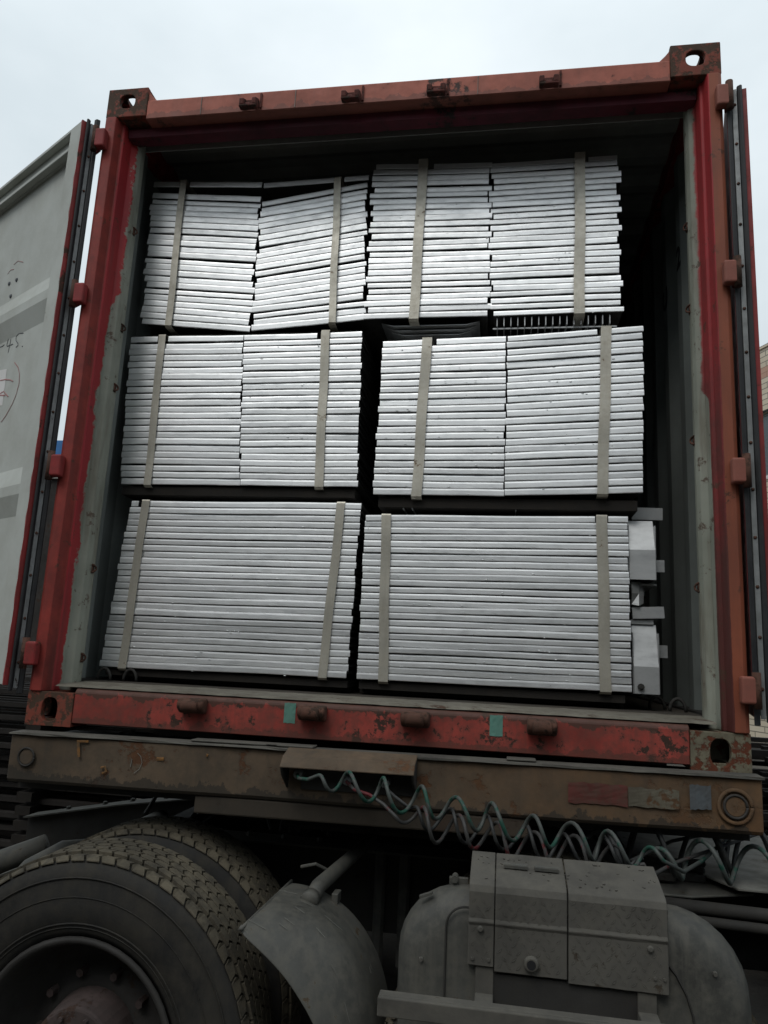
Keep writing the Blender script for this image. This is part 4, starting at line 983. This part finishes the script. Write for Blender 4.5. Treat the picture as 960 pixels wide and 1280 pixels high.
MB().cyl((.545, -.457, .968), (.545, -.470, .968), .019, .017, 20).build('lock_ring', M_['mud'], cl, bev=.003)
MB().cyl((.545, -.466, .968), (.545, -.4712, .968), .011, n=16).build('key_slot', M_['ink'], cl)
for x in (.475, .555): MB().bb(x, x + .062, -.375, -.355, 1.163, 1.170).cyl((x, -.365, 1.169), (x + .062, -.365, 1.169), .006).build('hinge', M_['fender'], cl)
for x, z in ((.418, 1.035), (.830, 1.030)): MB().cyl((x, -.457, z), (x, -.464, z), .009, .007, 8).build('bolt', M_['mud'], tk_, bev=.002)
for sx_ in (.388, .870): MB().prism([(-.285, 1.17), (-.43, 1.138), (-.448, 1.12), (-.448, .95), (-.42, .94), (-.30, 1.05)], 'x', sx_, sx_ + .004).build('cover_side', M_['mud'], tk_)
r_ = random.Random(3)
cr_ = MB()
for k in range(46):
    x, y = r_.uniform(.40, .86), r_.uniform(-.43, -.30); cr_.box((x, y, 1.142 + (y + .432) * .232 + .004), (r_.uniform(.002, .009), r_.uniform(.002, .005), .0025), Matrix.Rotation(r_.uniform(0, 3), 3, 'Z'))
cr_.build('dried_mud_crumbs', M_['mud'], tk_)['kind'] = 'stuff'
for z in (.62, .78, .94): MB().cyl((.268, -.428, z), (.268, -.437, z), .006, .005, 7).build('bolt', M_['mud'], fb)
for x, z in ((.985, .98), (1.005, .82)): MB().cyl((x, -.422, z), (x, -.434, z), .006, .005, 7).build('bolt', M_['mud'], fb)
for x in (.40, .44, .84, .862): MB().cyl((x, -.456, .965), (x, -.460, .965), .004, n=6).build('bolt', M_['mud'], tk_)
# step bar in front with its posts
MB().bb(.178, 1.0, -.560, -.545, .850, .893).bb(.178, 1.0, -.545, -.515, .850, .857).bb(.178, 1.0, -.545, -.515, .886, .893).build('step_bar', M_['mud'], tk_, bev=.003, seg=2)
for x in (.408, .800): MB().bb(x, x + .045, -.448, -.436, .70, .955).bb(x, x + .045, -.514, -.448, .858, .885).build('bar_post', M_['mud'], tk_, bev=.002)
MB().bb(.453, .80, -.4425, -.4355, .50, .93).build('recess_panel', M_['dark'], tk_)
# deck plates and battery box behind, at the right
dk = MB().prism([(.86, -.05), (1.02, -.05), (1.22, .04), (1.10, .60), (.95, .62), (.86, .20)], 'z', 1.045, 1.052); dk.build('deck_plate', M_['fender'], tk_, bev=.002)
MB().prism([(.90, .30), (1.02, .26), (1.16, -.02), (2.2, -.02), (2.2, .75), (.90, .75)], 'z', 1.070, 1.078).build('deck_plate', M_['deck'], tk_, bev=.002, label='paler grey deck plate at the right')
MB().cyl((.90, -.06, 1.03), (2.2, -.10, 1.01), .018).cyl((.90, -.075, .998), (2.2, -.12, .975), .014).build('air_pipe', M_['dark'], tk_, True)
MB().bb(.92, 1.10, .10, .26, 1.053, 1.075).bb(.93, 1.00, .05, .30, 1.060, 1.085).cyl((.92, .16, 1.09), (1.12, .20, 1.09), .012).cyl((.94, .22, 1.085), (1.10, .12, 1.085), .01).build('coupling_release', M_['dark'], tk_, bev=.004)
MB().cyl((1.30, .0, .72), (2.3, .0, .72), .22, n=32).build('air_tank', M_['dark'], tk_, True, .02, 3)
MB().bb(1.2, 2.6, -.3, -.25, .45, .9).build('side_guard', M_['dark'], tk_, bev=.01)
# cab further right
cb = MB().prism([(2.7, .75), (4.9, .75), (5.0, 1.6), (4.85, 2.9), (2.75, 3.0)], 'y', -.35, 2.05).build('cab', M_['blue'], tk_, bev=.08, seg=3)
MB().prism([(3.7, 1.75), (4.75, 1.75), (4.7, 2.5), (3.7, 2.55)], 'y', -.365, -.352).build('window', M_['glass'], cb)
# backing clutter under the trailer so the gap reads as machinery
for k in range(14):
    x = -1.0 + k * .17; MB().tube([(x + jit(.1), .55 + jit(.1), 1.0), (x + jit(.1), .7, 1.08 + jit(.04)), (x + .15 + jit(.1), .95, 1.13)], .009, 6).build('air_pipe', M_['dark'], tk_)
